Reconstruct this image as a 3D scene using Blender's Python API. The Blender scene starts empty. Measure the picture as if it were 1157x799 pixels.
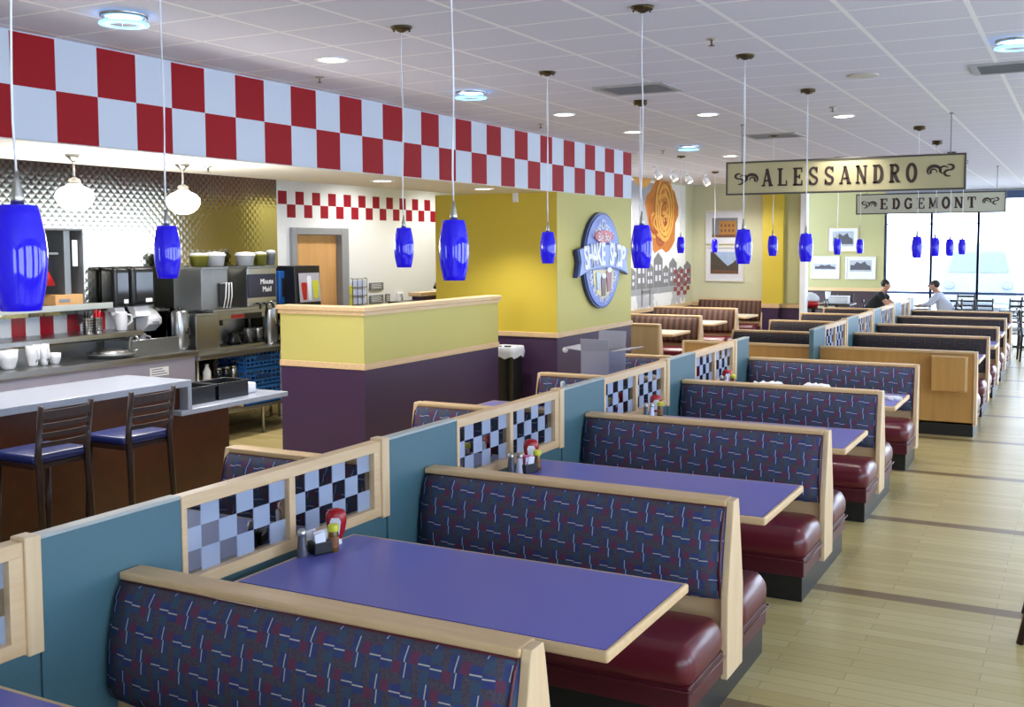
import bpy, bmesh, math, random
from mathutils import Vector, Matrix
R = math.radians
SC = bpy.context.scene
COL = SC.collection
random.seed(7)

# ------------------------------------------------------------------ mesh helpers
class MB:
    """collects shapes; build() links them as ONE mesh object"""
    def __init__(s): s.v = []; s.f = []; s.sm = []; s.mi = []
    def add(s, vs, fs, smooth=False, m=0):
        o = len(s.v); s.v += [tuple(v) for v in vs]
        for f in fs: s.f.append([i + o for i in f]); s.sm.append(smooth); s.mi.append(m)
        return s
    def box(s, x0, x1, y0, y1, z0, z1, b=0, seg=2, smooth=False, m=0):
        x0, x1 = sorted((x0, x1)); y0, y1 = sorted((y0, y1)); z0, z1 = sorted((z0, z1))
        if b <= 0:
            return s.add([(x0,y0,z0),(x1,y0,z0),(x1,y1,z0),(x0,y1,z0),(x0,y0,z1),(x1,y0,z1),(x1,y1,z1),(x0,y1,z1)],
                         [(0,3,2,1),(4,5,6,7),(0,1,5,4),(1,2,6,5),(2,3,7,6),(3,0,4,7)], smooth, m)
        bm = bmesh.new(); bmesh.ops.create_cube(bm, size=1)
        for v in bm.verts: v.co = ((x0+x1)/2+v.co.x*(x1-x0), (y0+y1)/2+v.co.y*(y1-y0), (z0+z1)/2+v.co.z*(z1-z0))
        b = min(b, .49*min(x1-x0, y1-y0, z1-z0))
        bmesh.ops.bevel(bm, geom=bm.edges[:], offset=b, segments=seg, profile=.5, affect='EDGES', clamp_overlap=True)
        return s.bm(bm, smooth, m)
    def bm(s, bm, smooth=False, m=0):
        bm.verts.index_update()
        s.add([v.co[:] for v in bm.verts], [[v.index for v in f.verts] for f in bm.faces], smooth, m); bm.free(); return s
    def prism(s, poly, axis, a0, a1, smooth=False, m=0, b=0):
        """closed 2-D outline extruded along an axis. x: (y,z)  y: (x,z)  z: (x,y)"""
        n = len(poly)
        def P(p, a): return {'x': (a, p[0], p[1]), 'y': (p[0], a, p[1]), 'z': (p[0], p[1], a)}[axis]
        vs = [P(p, a0) for p in poly] + [P(p, a1) for p in poly]
        fs = [list(range(n))[::-1], [n+i for i in range(n)]] + [(i, (i+1) % n, n+(i+1) % n, n+i) for i in range(n)]
        bm = bmesh.new(); bv = [bm.verts.new(v) for v in vs]
        for f in fs: bm.faces.new([bv[i] for i in f])
        bmesh.ops.recalc_face_normals(bm, faces=bm.faces[:])
        if b: bmesh.ops.bevel(bm, geom=bm.edges[:], offset=b, segments=2, profile=.5, affect='EDGES', clamp_overlap=True)
        return s.bm(bm, smooth, m)
    def tube(s, pts, r, n=8, m=0, cap=True, flat=1):
        pts = [Vector(p) for p in pts]; k = len(pts)
        rs = r if isinstance(r, (list, tuple)) else [r]*k
        rings = []; up = None
        for i, p in enumerate(pts):
            t = (pts[min(i+1, k-1)] - pts[max(i-1, 0)]).normalized()
            if up is None: up = Vector((0,0,1)) if abs(t.z) < .9 else Vector((1,0,0))
            a = t.cross(up).normalized(); b = a.cross(t).normalized(); up = b
            rings.append([p + (a*math.cos(2*math.pi*j/n) + b*math.sin(2*math.pi*j/n)*flat)*rs[i] for j in range(n)])
        return s.rings(rings, m, cap)
    def rings(s, rings, m=0, cap=True, smooth=True):
        n = len(rings[0]); vs = [p for r_ in rings for p in r_]; fs = []
        for i in range(len(rings)-1):
            for j in range(n):
                a = i*n+j; b = i*n+(j+1) % n; fs.append((a, b, b+n, a+n))
        if cap: fs += [list(range(n))[::-1], [(len(rings)-1)*n+j for j in range(n)]]
        return s.add(vs, fs, smooth, m)
    def lathe(s, prof, c=(0,0,0), n=24, m=0, cap=True, sx=1, sy=1):
        rings = [[(c[0]+max(r,1e-4)*sx*math.cos(2*math.pi*j/n), c[1]+max(r,1e-4)*sy*math.sin(2*math.pi*j/n), c[2]+z) for j in range(n)] for r, z in prof]
        return s.rings(rings, m, cap)
    def ell(s, c, rx, ry, rz, n=16, k=10, m=0):
        return s.lathe([(math.sin(math.pi*i/k), -math.cos(math.pi*i/k)*rz) for i in range(k+1)], c, n, m, True, rx, ry)
    def build(s, name, mats, parent=None, loc=None, **props):
        me = bpy.data.meshes.new(name); me.from_pydata(s.v, [], s.f); me.update()
        if not isinstance(mats, (list, tuple)): mats = [mats]
        for mt in mats: me.materials.append(mt)
        me.polygons.foreach_set('use_smooth', s.sm); me.polygons.foreach_set('material_index', s.mi)
        bm = bmesh.new(); bm.from_mesh(me); bmesh.ops.recalc_face_normals(bm, faces=bm.faces[:]); bm.to_mesh(me); bm.free()
        o = bpy.data.objects.new(name, me); COL.objects.link(o)
        if parent: o.parent = parent
        if loc: o.location = loc
        for k, v in props.items(): o[k] = v
        return o

def B(x0, x1, y0, y1, z0, z1, b=0, **k): return MB().box(x0, x1, y0, y1, z0, z1, b, **k)
def thing(name, label, cat, loc=(0,0,0), rz=0, group=None):
    o = bpy.data.objects.new(name, None); COL.objects.link(o); o.empty_display_size = .1
    o.location = loc; o.rotation_euler = (0, 0, rz); o['label'] = label; o['category'] = cat
    if group: o['group'] = group
    return o
def tag(o, label, cat, group=None):
    o['label'] = label; o['category'] = cat
    if group: o['group'] = group
    return o
def struct(o): o['kind'] = 'structure'; return o
def dup(root, loc, rz=None, label=None, group=None):
    def cp(o, par):
        c = o.copy(); COL.objects.link(c)
        if par: c.parent = par
        for ch in list(o.children): cp(ch, c)
        return c
    r = cp(root, None); r.location = loc
    if rz is not None: r.rotation_euler = (0, 0, rz)
    if label: r['label'] = label
    if group: r['group'] = group
    return r
def rotated(mb, M, m0=0):
    mb.v[m0:] = [tuple(M @ Vector(v)) for v in mb.v[m0:]]; return mb
def text_mb(body, size, depth=.004, sx=1.0, align='CENTER', m=0, bold=0):
    """upright text in the local XZ plane, facing -Y"""
    cu = bpy.data.curves.new('t', 'FONT'); cu.body = body; cu.size = size; cu.extrude = depth/2; cu.align_x = align; cu.align_y = 'CENTER'
    cu.resolution_u = 3; cu.offset = bold
    o = bpy.data.objects.new('t', cu); COL.objects.link(o)
    bpy.context.view_layer.update()
    me = bpy.data.meshes.new_from_object(o.evaluated_get(bpy.context.evaluated_depsgraph_get()))
    mb = MB().add([(v.co.x*sx, -v.co.z, v.co.y) for v in me.vertices], [list(p.vertices) for p in me.polygons], False, m)
    bpy.data.objects.remove(o); bpy.data.curves.remove(cu); bpy.data.meshes.remove(me)
    return mb
def join(*mbs):
    r = MB()
    for b in mbs:
        o = len(r.v); r.v += b.v; r.f += [[i+o for i in f] for f in b.f]; r.sm += b.sm; r.mi += b.mi
    return r
def move(mb, dx=0, dy=0, dz=0, rz=0, rx=0, ry=0):
    M = Matrix.Translation((dx, dy, dz)) @ Matrix.Rotation(rz, 4, 'Z') @ Matrix.Rotation(ry, 4, 'Y') @ Matrix.Rotation(rx, 4, 'X')
    return rotated(mb, M)

# ------------------------------------------------------------------ materials
def lin(h):
    if isinstance(h, str):
        h = h.lstrip('#'); c = [int(h[i:i+2], 16)/255 for i in (0, 2, 4)]
    else: c = [x/255 for x in h]
    return tuple(x/12.92 if x <= .04045 else ((x+.055)/1.055)**2.4 for x in c) + (1,)
class NT:
    def __init__(s, name):
        s.mat = bpy.data.materials.new(name); s.mat.use_nodes = True
        s.t = s.mat.node_tree; s.n = s.t.nodes; s.b = s.n['Principled BSDF']; s.out = s.n['Material Output']
    def new(s, ty, **k):
        n = s.n.new(ty)
        for a, v in k.items(): setattr(n, a, v)
        return n
    def link(s, a, b): s.t.links.new(a, b)
    def inp(s, sock, v):
        if isinstance(v, bpy.types.NodeSocket): s.link(v, sock)
        else: sock.default_value = v
    def math(s, op, a, b=0.0, c=None):
        n = s.new('ShaderNodeMath', operation=op); s.inp(n.inputs[0], a); s.inp(n.inputs[1], b)
        if c is not None: s.inp(n.inputs[2], c)
        return n.outputs[0]
    def mix(s, f, a, b):
        n = s.new('ShaderNodeMix', data_type='RGBA'); s.inp(n.inputs[0], f); s.inp(n.inputs[6], a); s.inp(n.inputs[7], b); return n.outputs[2]
    def coord(s, kind='Object'):
        tc = s.new('ShaderNodeTexCoord'); sp = s.new('ShaderNodeSeparateXYZ'); s.link(tc.outputs[kind], sp.inputs[0]); s.tc = tc.outputs[kind]
        return sp.outputs
    def noise(s, scale, detail=2, vec=None, rough=.5):
        n = s.new('ShaderNodeTexNoise'); n.inputs['Scale'].default_value = scale; n.inputs['Detail'].default_value = detail; n.inputs['Roughness'].default_value = rough
        if vec is not None: s.link(vec, n.inputs['Vector'])
        return n.outputs['Fac']
    def mapping(s, vec, scale=(1,1,1), rot=(0,0,0)):
        m = s.new('ShaderNodeMapping'); m.inputs['Scale'].default_value = scale; m.inputs['Rotation'].default_value = rot; s.link(vec, m.inputs['Vector']); return m.outputs[0]
    def bump(s, h, strength=.3, dist=.01):
        n = s.new('ShaderNodeBump'); n.inputs['Strength'].default_value = strength; n.inputs['Distance'].default_value = dist
        s.link(h, n.inputs['Height']); s.link(n.outputs[0], s.b.inputs['Normal'])
    def set(s, **k):
        for a, v in k.items(): s.inp(s.b.inputs[a.replace('_', ' ')], v)
        return s
    def band(s, x, lo, hi): return s.math('MULTIPLY', s.math('GREATER_THAN', x, lo), s.math('LESS_THAN', x, hi))
    def par(s, a, size, off=0.0):   # parity of the cell index
        return s.math('FLOORED_MODULO', s.math('FLOOR', s.math('ADD', s.math('DIVIDE', a, size), off)), 2.0)
def plain(name, c, rough=.5, metal=0, spec=.5, var=.06, scale=9, bump=0, **k):
    m = NT(name); m.coord(); c = lin(c)
    f = m.noise(scale, 3, m.tc)
    d = tuple(x*(1-var) for x in c[:3])+(1,); e = tuple(min(1, x*(1+var)) for x in c[:3])+(1,)
    m.set(Base_Color=m.mix(f, d, e), Roughness=rough, Metallic=metal)
    m.b.inputs['Specular IOR Level'].default_value = spec
    if bump: m.bump(m.noise(scale*20, 2, m.tc), bump, .002)
    m.set(**k); return m.mat
def emis(name, c, st, base=None):
    m = NT(name); m.set(Base_Color=lin(base or c), Emission_Color=lin(c), Emission_Strength=st, Roughness=.4); return m.mat
def wood(name, c0, c1, axis=0, rough=.45, sc=1.0):
    m = NT(name); m.coord()
    s = [14*sc]*3; s[axis] = 1.2*sc
    v = m.mapping(m.tc, tuple(s)); f = m.noise(2.2, 4, v, .6)
    m.set(Base_Color=m.mix(f, lin(c0), lin(c1)), Roughness=rough); return m.mat

M = {}
M['wood'] = wood('maple_trim', '#c6a070', '#e0c49a', 0)
M['wood_y'] = wood('maple_trim_lengthwise', '#c9a478', '#e1c8a2', 1)
M['wood_z'] = wood('maple_panel', '#cdac80', '#e3cba8', 2)
M['veneer'] = wood('booth_veneer', '#a87a3e', '#c79a58', 2, .4, .6)
M['veneer_pale'] = wood('pale_booth_veneer', '#b0946f', '#c7ad88', 2, .4, .6)
M['door_wood'] = wood('door_veneer', '#c08d52', '#d8aa72', 2, .4, .5)
M['lam'] = plain('blue_laminate', '#6060b6', .32, var=.05, scale=120)
M['lam_pale'] = plain('pale_laminate', '#b5ad9a', .35)
M['teal'] = plain('teal_laminate', '#496c78', .42, var=.05, scale=60)
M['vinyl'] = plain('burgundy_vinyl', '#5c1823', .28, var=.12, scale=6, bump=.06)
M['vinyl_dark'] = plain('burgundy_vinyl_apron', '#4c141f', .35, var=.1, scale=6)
M['welt'] = plain('burgundy_welt', '#521020', .4)
M['kick'] = plain('black_kick_board', '#16181b', .35)
M['black'] = plain('black_plastic', '#15171c', .35)
M['iron'] = plain('black_iron', '#1c1a1a', .45)
M['chair'] = plain('dark_chair_frame', '#1d1513', .35)
M['stool'] = plain('dark_stool_frame', '#2a1510', .35)
M['seat_blue'] = plain('blue_vinyl_seat', '#182562', .3)
M['white'] = plain('white_plastic', '#e6e8ee', .35, var=.02)
M['cord'] = plain('white_cord', '#e8eaf4', .4, var=.01)
M['paper'] = plain('white_paper', '#eceef4', .7, var=.02)
M['quartz'] = plain('grey_quartz', '#9da4b4', .22, var=.08, scale=160)
M['steel'] = plain('brushed_steel', '#a9abad', .3, 1, var=.12, scale=5)
M['steel_dull'] = plain('dull_steel', '#8d9092', .45, .9, var=.15, scale=5)
M['nickel'] = plain('brushed_nickel', '#b8b6b0', .28, 1)
M['bronze'] = plain('bronze_canopy', '#5d5138', .3, .9)
M['green_wall'] = plain('olive_yellow_paint', '#c0b86c', .6, var=.02, scale=2)
M['gold_wall'] = plain('golden_yellow_paint', '#ccb53c', .6, var=.02, scale=2)
M['pale_wall'] = plain('pale_green_paint', '#cbcbac', .6, var=.02, scale=2)
M['lime_wall'] = plain('light_olive_paint', '#aeaa7a', .6, var=.02, scale=2)
M['purple'] = plain('purple_wainscot', '#3d2749', .4, var=.05, scale=4)
M['white_wall'] = plain('white_paint', '#dde2e6', .6, var=.015, scale=2)
M['white_trim'] = plain('white_trim_paint', '#eef0f4', .5, var=.01)
M['soffit'] = plain('soffit_paint', '#dcd9d0', .7, var=.02)
M['red'] = plain('red_plastic', '#b5161f', .3)
M['red_dark'] = plain('ketchup_red', '#a51420', .25)
M['yellow'] = plain('yellow_lid', '#d5d63a', .4)
M['mustard'] = plain('amber_jar', '#6a4a17', .2)
M['crate'] = plain('blue_crate', '#1f5fae', .45)
M['card'] = plain('grey_carton', '#9a9aa4', .7, var=.05)
M['card_in'] = plain('carton_inside', '#7c7a78', .8)
M['liner'] = plain('white_bin_liner', '#d9dde6', .4, bump=.2)
M['glass_dark'] = plain('dark_glass', '#20242a', .08)
M['skin'] = plain('skin', '#c69379', .5)
M['hair'] = plain('dark_hair', '#241d1b', .6)
M['shirt_black'] = plain('black_cloth', '#15171b', .8)
M['shirt_pale'] = plain('pale_blue_cloth', '#c6cce0', .8)
M['trouser'] = plain('dark_trousers', '#23262e', .8)
M['grey'] = plain('grey_plastic', '#8b8e93', .5)
M['grey_dark'] = plain('grey_enamel', '#63666a', .45)
M['white_glow'] = emis('warm_lamp_face', '#fff6e6', 9)
M['globe'] = emis('lit_opal_globe', '#fff8f0', 11)
M['ring_glow'] = emis('ring_lamp_face', '#e6f4ff', 5)
M['blue_ring'] = emis('blue_glass_ring', '#86ccff', 1.8, '#5aa8ff')
M['track_glow'] = emis('track_lamp_face', '#fff3dc', 14)
M['drink_front'] = plain('display_image', '#c9c6b8', .3)

# purple-blue pendant glass: a coloured translucent glass body
m = NT('cobalt_glass'); m.coord()
m.set(Base_Color=lin('#160cc4'), Roughness=.07, Emission_Color=lin('#2a12ff'), Emission_Strength=.2)
m.b.inputs['Coat Weight'].default_value = .2
M['cobalt'] = m.mat

# ceiling: 2 ft lay-in tiles on a white grid
m = NT('ceiling_tile'); x, y, z = m.coord()
fx = m.math('FLOORED_MODULO', m.math('ADD', x, .55+.61*40), .61); fy = m.math('FLOORED_MODULO', m.math('ADD', y, -3.84+.51*80), .51)
g = m.math('MAXIMUM', m.math('LESS_THAN', fx, .030), m.math('LESS_THAN', fy, .022))
sp = m.noise(90, 3, m.tc)
tile = m.mix(sp, lin('#cfcfdf'), lin('#dadae8'))
m.set(Base_Color=m.mix(g, tile, lin('#f0f0f6')), Roughness=.85)
m.bump(g, 1.0, .02); M['ceiling'] = m.mat

# floor: pale narrow planks running across the room with dark accent courses
m = NT('plank_floor'); x, y, z = m.coord()
br = m.new('ShaderNodeTexBrick'); br.offset = .37; br.offset_frequency = 2
m.link(m.tc, br.inputs['Vector'])
for k_, v_ in (('Color1', lin('#b2a06a')), ('Color2', lin('#c5b684')), ('Mortar', lin('#877b58')), ('Scale', 1.0), ('Mortar Size', .0022), ('Brick Width', .92), ('Row Height', .094), ('Bias', 0.0)):
    br.inputs[k_].default_value = v_
gr = m.noise(3, 4, m.mapping(m.tc, (2, 30, 1)), .6)
base = m.mix(m.math('MULTIPLY', gr, .5), br.outputs['Color'], lin('#9a8a58'))
bd = m.math('LESS_THAN', m.math('FLOORED_MODULO', m.math('SUBTRACT', y, 6.27-1.86*10), 1.86), .125)
dark = m.mix(gr, lin('#6b5637'), lin('#7d6745'))
m.set(Base_Color=m.mix(bd, base, dark), Roughness=m.math('ADD', .26, m.math('MULTIPLY', gr, .14)))
M['floor'] = m.mat

# soffit: two courses of one-foot squares, checkered red on white
def checker(name, axis, size, z0, rows, off, red='#9a0a18', white='#ced8e8', lo=None, hi=None):
    m = NT(name); c = m.coord(); a = c[axis]; z = c[2]
    p = m.math('FLOORED_MODULO', m.math('ADD', m.math('FLOOR', m.math('DIVIDE', m.math('SUBTRACT', a, off), size)), m.math('FLOOR', m.math('DIVIDE', m.math('SUBTRACT', z, z0), size))), 2.0)
    ins = m.band(z, z0, z0+rows*size)
    f = m.math('MULTIPLY', p, ins)
    if lo is not None: f = m.math('MULTIPLY', f, m.band(a, lo, hi))
    m.set(Base_Color=m.mix(f, lin(white), lin(red)), Roughness=.55); m.b.inputs['Specular IOR Level'].default_value = .2; return m.mat
M['soffit_checker'] = checker('soffit_checker', 1, .309, 2.712, 2, 4.05)

# woven booth fabric: basket lattice of navy blocks with tan dashes
def fabric(name, ground0, ground1, navy, teal, maroon, tan, cell=.088, sz=1.0):
    m = NT(name); x, y, z = m.coord()
    u = m.math('DIVIDE', x, cell); v = m.math('DIVIDE', z, cell*sz)
    iu = m.math('FLOOR', u); iv = m.math('FLOOR', v)
    fu = m.math('SUBTRACT', m.math('FRACT', u), .5); fv = m.math('SUBTRACT', m.math('FRACT', v), .5)
    par = m.math('FLOORED_MODULO', m.math('ADD', iu, iv), 2.0)
    # along / across coordinates of the dash in this cell
    al = m.math('ADD', m.math('MULTIPLY', fu, par), m.math('MULTIPLY', fv, m.math('SUBTRACT', 1.0, par)))
    ac = m.math('ADD', m.math('MULTIPLY', fv, par), m.math('MULTIPLY', fu, m.math('SUBTRACT', 1.0, par)))
    half = m.math('SIGN', al)
    aco = m.math('ADD', ac, m.math('MULTIPLY', half, .035))
    dash = m.math('MULTIPLY', m.math('LESS_THAN', m.math('ABSOLUTE', aco), .024), m.math('LESS_THAN', m.math('ABSOLUTE', al), .47))
    blk = m.math('MULTIPLY', m.band(m.math('MULTIPLY', ac, half), -.30, .12), m.math('LESS_THAN', m.math('ABSOLUTE', al), .49))
    blob = m.math('MULTIPLY', m.band(m.math('MULTIPLY', ac, half), .16, .5), m.math('LESS_THAN', m.math('ABSOLUTE', al), .36))
    nz = m.noise(160, 2, m.tc)
    c = m.mix(m.math('GREATER_THAN', nz, .5), lin(ground0), lin(ground1))
    c = m.mix(m.math('MULTIPLY', blob, .75), c, m.mix(par, lin(maroon), lin(teal)))
    c = m.mix(m.math('MULTIPLY', blk, .9), c, m.mix(m.noise(22, 1, m.tc), lin(navy), lin(teal)))
    c = m.mix(dash, c, lin(tan))
    m.set(Base_Color=c, Roughness=.8); m.b.inputs['Specular IOR Level'].default_value = .3
    m.bump(m.noise(420, 1, m.tc), .15, .002)
    return m.mat
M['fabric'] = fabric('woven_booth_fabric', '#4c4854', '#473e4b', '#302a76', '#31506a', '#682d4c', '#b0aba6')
M['fabric_far'] = fabric('woven_booth_fabric_dim', '#2f2a2a', '#362d2e', '#262232', '#292b31', '#40282c', '#5c5751')  # dimmed copy of the same booth weave, the dimness put into its colours
m = NT('brown_striped_fabric'); x, y, z = m.coord()
f = m.math('ADD', .5, m.math('MULTIPLY', m.math('SINE', m.math('MULTIPLY', x, 62.0)), .5))
m.set(Base_Color=m.mix(f, lin('#3b2620'), lin('#6a4a3a')), Roughness=.75); m.bump(f, .4, .01); M['fabric_brown'] = m.mat

# checkered glass: frosted and clear squares
def etched(name, nx, nz_, w, h):
    m = NT(name); x, y, z = m.coord()
    p = m.math('FLOORED_MODULO', m.math('ADD', m.math('FLOOR', m.math('MULTIPLY', y, nx/w)), m.math('FLOOR', m.math('MULTIPLY', z, nz_/h))), 2.0)
    fr = m.new('ShaderNodeBsdfPrincipled'); fr.inputs['Base Color'].default_value = lin('#a9b6cf'); fr.inputs['Roughness'].default_value = .5
    tr = m.new('ShaderNodeBsdfTransparent'); gl = m.new('ShaderNodeBsdfGlossy'); gl.inputs['Roughness'].default_value = .02
    tr.inputs[0].default_value = (.82, .84, .9, 1)
    fz = m.new('ShaderNodeFresnel'); fz.inputs[0].default_value = 1.5
    a = m.new('ShaderNodeMixShader'); m.link(m.math('MAXIMUM', fz.outputs[0], .42), a.inputs[0]); m.link(tr.outputs[0], a.inputs[1]); m.link(gl.outputs[0], a.inputs[2])
    b2 = m.new('ShaderNodeMixShader'); b2.inputs[0].default_value = .72; m.link(tr.outputs[0], b2.inputs[1]); m.link(fr.outputs[0], b2.inputs[2])
    c = m.new('ShaderNodeMixShader'); m.link(p, c.inputs[0]); m.link(a.outputs[0], c.inputs[1]); m.link(b2.outputs[0], c.inputs[2])
    m.link(c.outputs[0], m.out.inputs[0]); return m.mat
M['etched'] = etched('checkered_etched_glass', 6, 3, .57, .30)
m = NT('clear_glass')
tr = m.new('ShaderNodeBsdfTransparent'); gl = m.new('ShaderNodeBsdfGlossy'); gl.inputs['Roughness'].default_value = .02
fz = m.new('ShaderNodeFresnel'); fz.inputs[0].default_value = 1.45; a = m.new('ShaderNodeMixShader')
m.link(fz.outputs[0], a.inputs[0]); m.link(tr.outputs[0], a.inputs[1]); m.link(gl.outputs[0], a.inputs[2]); m.link(a.outputs[0], m.out.inputs[0]); M['glass'] = m.mat

# quilted stainless steel
m = NT('quilted_steel'); x, y, z = m.coord()
a = m.math('MULTIPLY', m.math('ADD', y, z), 36.0); b = m.math('MULTIPLY', m.math('SUBTRACT', y, z), 36.0)
h = m.math('MULTIPLY', m.math('ABSOLUTE', m.math('SINE', a)), m.math('ABSOLUTE', m.math('SINE', b)))
m.set(Base_Color=lin('#b5b3a6'), Metallic=1.0, Roughness=.13); m.bump(h, 1.0, .0007); M['quilt'] = m.mat

# mottled reddish-brown bar front
m = NT('copper_brown_laminate'); m.coord(); f = m.noise(5, 6, m.tc, .7)
m.set(Base_Color=m.mix(f, lin('#1f0b08'), lin('#5a2b10')), Roughness=.3); M['barfront'] = m.mat

# ------------------------------------------------------------------ the room
CZ = 3.337      # ceiling height
KW = -8.7       # kitchen back wall
FY = 27.0       # far window wall
XR = 3.6        # open right-hand side
struct(B(KW-.3, XR, -4, FY+.15, -.1, 0).build('floor', M['floor']))
struct(B(KW-.3, XR, -4, FY+.15, CZ, CZ+.1).build('ceiling', M['ceiling']))
# checkered soffit over the counter, level with the face of the golden wall
struct(B(-6.75, -5.5, -1.0, 13.62, 2.712, CZ).build('wall_soffit', [M['soffit_checker']]))
struct(B(-6.75, -5.505, -1.0, 13.60, 2.704, 2.711).build('trim_1', M['soffit']))
# golden projecting wall with purple wainscot and maple rail
CX0, CX1, CY0, CY1 = -7.2, -5.5, 11.28, 13.62
mb = MB().box(CX0, CX1, CY0+.004, CY1, 1.02, 2.704)
o = struct(mb.build('wall_column', M['green_wall']))
struct(B(CX0, CX1-.004, CY0, CY0+.004, 1.02, 2.704).build('wall_column_side', M['gold_wall']))
struct(B(CX0, CX1, CY0, CY1, 0, .97).build('wall_wainscot', M['purple']))
struct(B(CX0, CX1+.02, CY0-.02, CY1+.02, .97, 1.03, .006).build('trim_2', M['wood_y']))
# kitchen back wall: quilted steel on the left, white paint on the right
struct(B(KW-.1, KW, 2.0, 10.05, 0, CZ).build('wall_kitchen_steel', M['quilt']))
chk = checker('small_checker', 1, .163, 2.43, 2, 10.08-.005, '#8e1224', '#dfe2e6', 10.075, 15.2)
dy0, dy1 = (-8.700, 10.327, 2.254)[1], (-8.700, 11.308, 2.262)[1]; dz = (-8.700, 10.793, 2.258)[2]
mb = MB().box(KW-.1, KW, 10.05, dy0, 0, CZ).box(KW-.1, KW, dy1, 15.6, 0, CZ).box(KW-.1, KW, dy0, dy1, dz, CZ)
struct(mb.build('wall_kitchen_white', chk))
fr = MB(); t = .09
fr.box(KW-.02, KW+.05, dy0-.05, dy0+.04, 0, dz+.05, .008).box(KW-.12, KW+.05, dy1-.04, dy1+.11, 0, dz+.05, .008).box(KW-.1, KW+.05, dy0+.04, dy1-.04, dz-.04, dz+.05, .008)
d = struct(B(KW-.09, KW-.045, dy0+.04, dy1-.04, 0, dz-.04, .004).build('door_1', M['door_wood']))
fr.build('door_frame', M['grey'], d)
MB().tube([(KW-.04, dy0+.12, 1.05), (KW+.02, dy0+.12, 1.05), (KW+.02, dy0+.24, 1.05)], .011).build('door_handle', M['nickel'], d)
struct(B(KW, CX0, 15.5, 15.6, 0, CZ).build('wall_kitchen_end', M['white_wall']))

# yellow half wall in front of the kitchen
HX0, HX1, HY0, HY1, HZ = -6.97, -5.96, 8.06, 10.66, 1.5
def L(x0, x1, y0, y1, th):   # L-shaped plan of the half wall
    return [(x1, y0), (x1, y1), (x1-th, y1), (x1-th, y0+th), (x0, y0+th), (x0, y0)]
hw = struct(MB().prism(L(HX0, HX1, HY0, HY1, .13), 'z', .96, HZ-.08).build('wall_half', M['green_wall']))
MB().prism(L(HX0, HX1, HY0, HY1, .13), 'z', 0.0, .9).build('wainscot', M['purple'], hw)
MB().prism(L(HX0-.01, HX1+.012, HY0-.012, HY1+.01, .155), 'z', .9, .96, b=.006).build('rail', M['wood_y'], hw)
MB().prism(L(HX0-.03, HX1+.035, HY0-.035, HY1+.03, .20), 'z', HZ-.045, HZ, b=.008).prism(L(HX0-.015, HX1+.018, HY0-.018, HY1+.015, .165), 'z', HZ-.08, HZ-.045).build('cap', M['wood_y'], hw)
# second, farther half wall by the till
p0, p1 = (-7.400, 11.125, 1.488), (-7.400, 12.869, 1.335)
hw2 = struct(B(-7.46, -7.34, p0[1], p1[1], 0, p0[2]-.05).build('wall_half_rear', M['purple']))
B(-7.5, -7.30, p0[1]-.03, p1[1], p0[2]-.05, p0[2], .006).build('cap', M['wood_y'], hw2)

# seating alcove at the back left: mural wall and end wall
NX, NY = -7.46, 22.0
nt = (-7.107, 22.000, 0.843)[2]
struct(B(NX-.1, NX, 13.62, NY, nt, CZ).build('wall_alcove_left', M['pale_wall']))
struct(B(NX-.1, NX, 13.62, NY, 0, nt-.07).build('wall_alcove_wainscot', M['purple']))
struct(B(NX-.1, NX+.03, 13.62, NY, nt-.07, nt).build('trim_3', M['wood_y']))
ex0, ex1, ex2, ex3 = (-5.883, 22.000, 1.630)[0], (-5.548, 22.000, 1.632)[0], (-5.127, 22.000, 1.634)[0], (-5.036, 22.000, 1.634)[0]
struct(B(NX, ex0, NY, NY+.12, nt, CZ).build('wall_alcove_end', M['pale_wall']))
struct(B(ex0, (-5.457, 21.820, 1.636)[0], NY-.18, NY+.12, nt, CZ).build('wall_pilaster', M['gold_wall']))
struct(B(ex1, ex2, NY-.06, NY+.12, nt, CZ).build('wall_alcove_return', M['lime_wall']))
struct(MB().box(NX, ex2, NY-.02, NY+.12, 0, nt-.09).box(ex0-.01, ex1, NY-.19, NY, 0, nt-.09).build('wall_end_wainscot', M['purple']))
struct(MB().box(NX, ex2, NY-.045, NY, nt-.09, nt, .004).box(ex0-.015, ex1+.03, NY-.2, NY, nt-.09, nt, .004).build('trim_4', M['wood']))
struct(B(ex2, ex3+.02, NY-.1, NY+.16, 0, CZ).build('trim_5', M['white_trim']))

# far wall and its big windows
wx = [(-4.256, 27.000, 1.544)[0], (-3.208, 27.000, 1.550)[0], (-2.170, 27.000, 1.555)[0]]; wx.append(wx[2]+1.13); wx.append(wx[3]+1.13); wx.append(wx[4]+1.13)
M['wains_dark'] = plain('dark_wainscot', '#3a2a34', .45)
wz0, wz1, wzt = (-3.225, 27.000, 0.892)[2], (-1.534, 27.000, 3.133)[2], (-3.258, 27.000, 2.543)[2]
ft = (-5.303, 27.000, 0.988)[2]
struct(B(KW, wx[0], FY, FY+.15, ft, CZ).build('wall_far', M['lime_wall']))
struct(B(KW, wx[0], FY-.01, FY+.15, 0, ft-.08).build('wall_far_wainscot', M['wains_dark']))
struct(B(KW, wx[0], FY-.03, FY, ft-.08, ft).build('trim_6', M['wood']))
struct(B(wx[0], XR, FY, FY+.15, 0, .14).build('wall_far_sill', M['white_wall']))
struct(B(wx[0]-.02, XR, FY-.12, FY+.15, wz1+.16, wz1+.36).build('wall_header', M['grey']))
struct(B(wx[0]-.02, XR, FY, FY+.15, wz1+.36, CZ).build('wall_far_top', M['white_wall']))
fm = plain('window_frame_metal', '#4d5f86', .4, .5)
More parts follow.
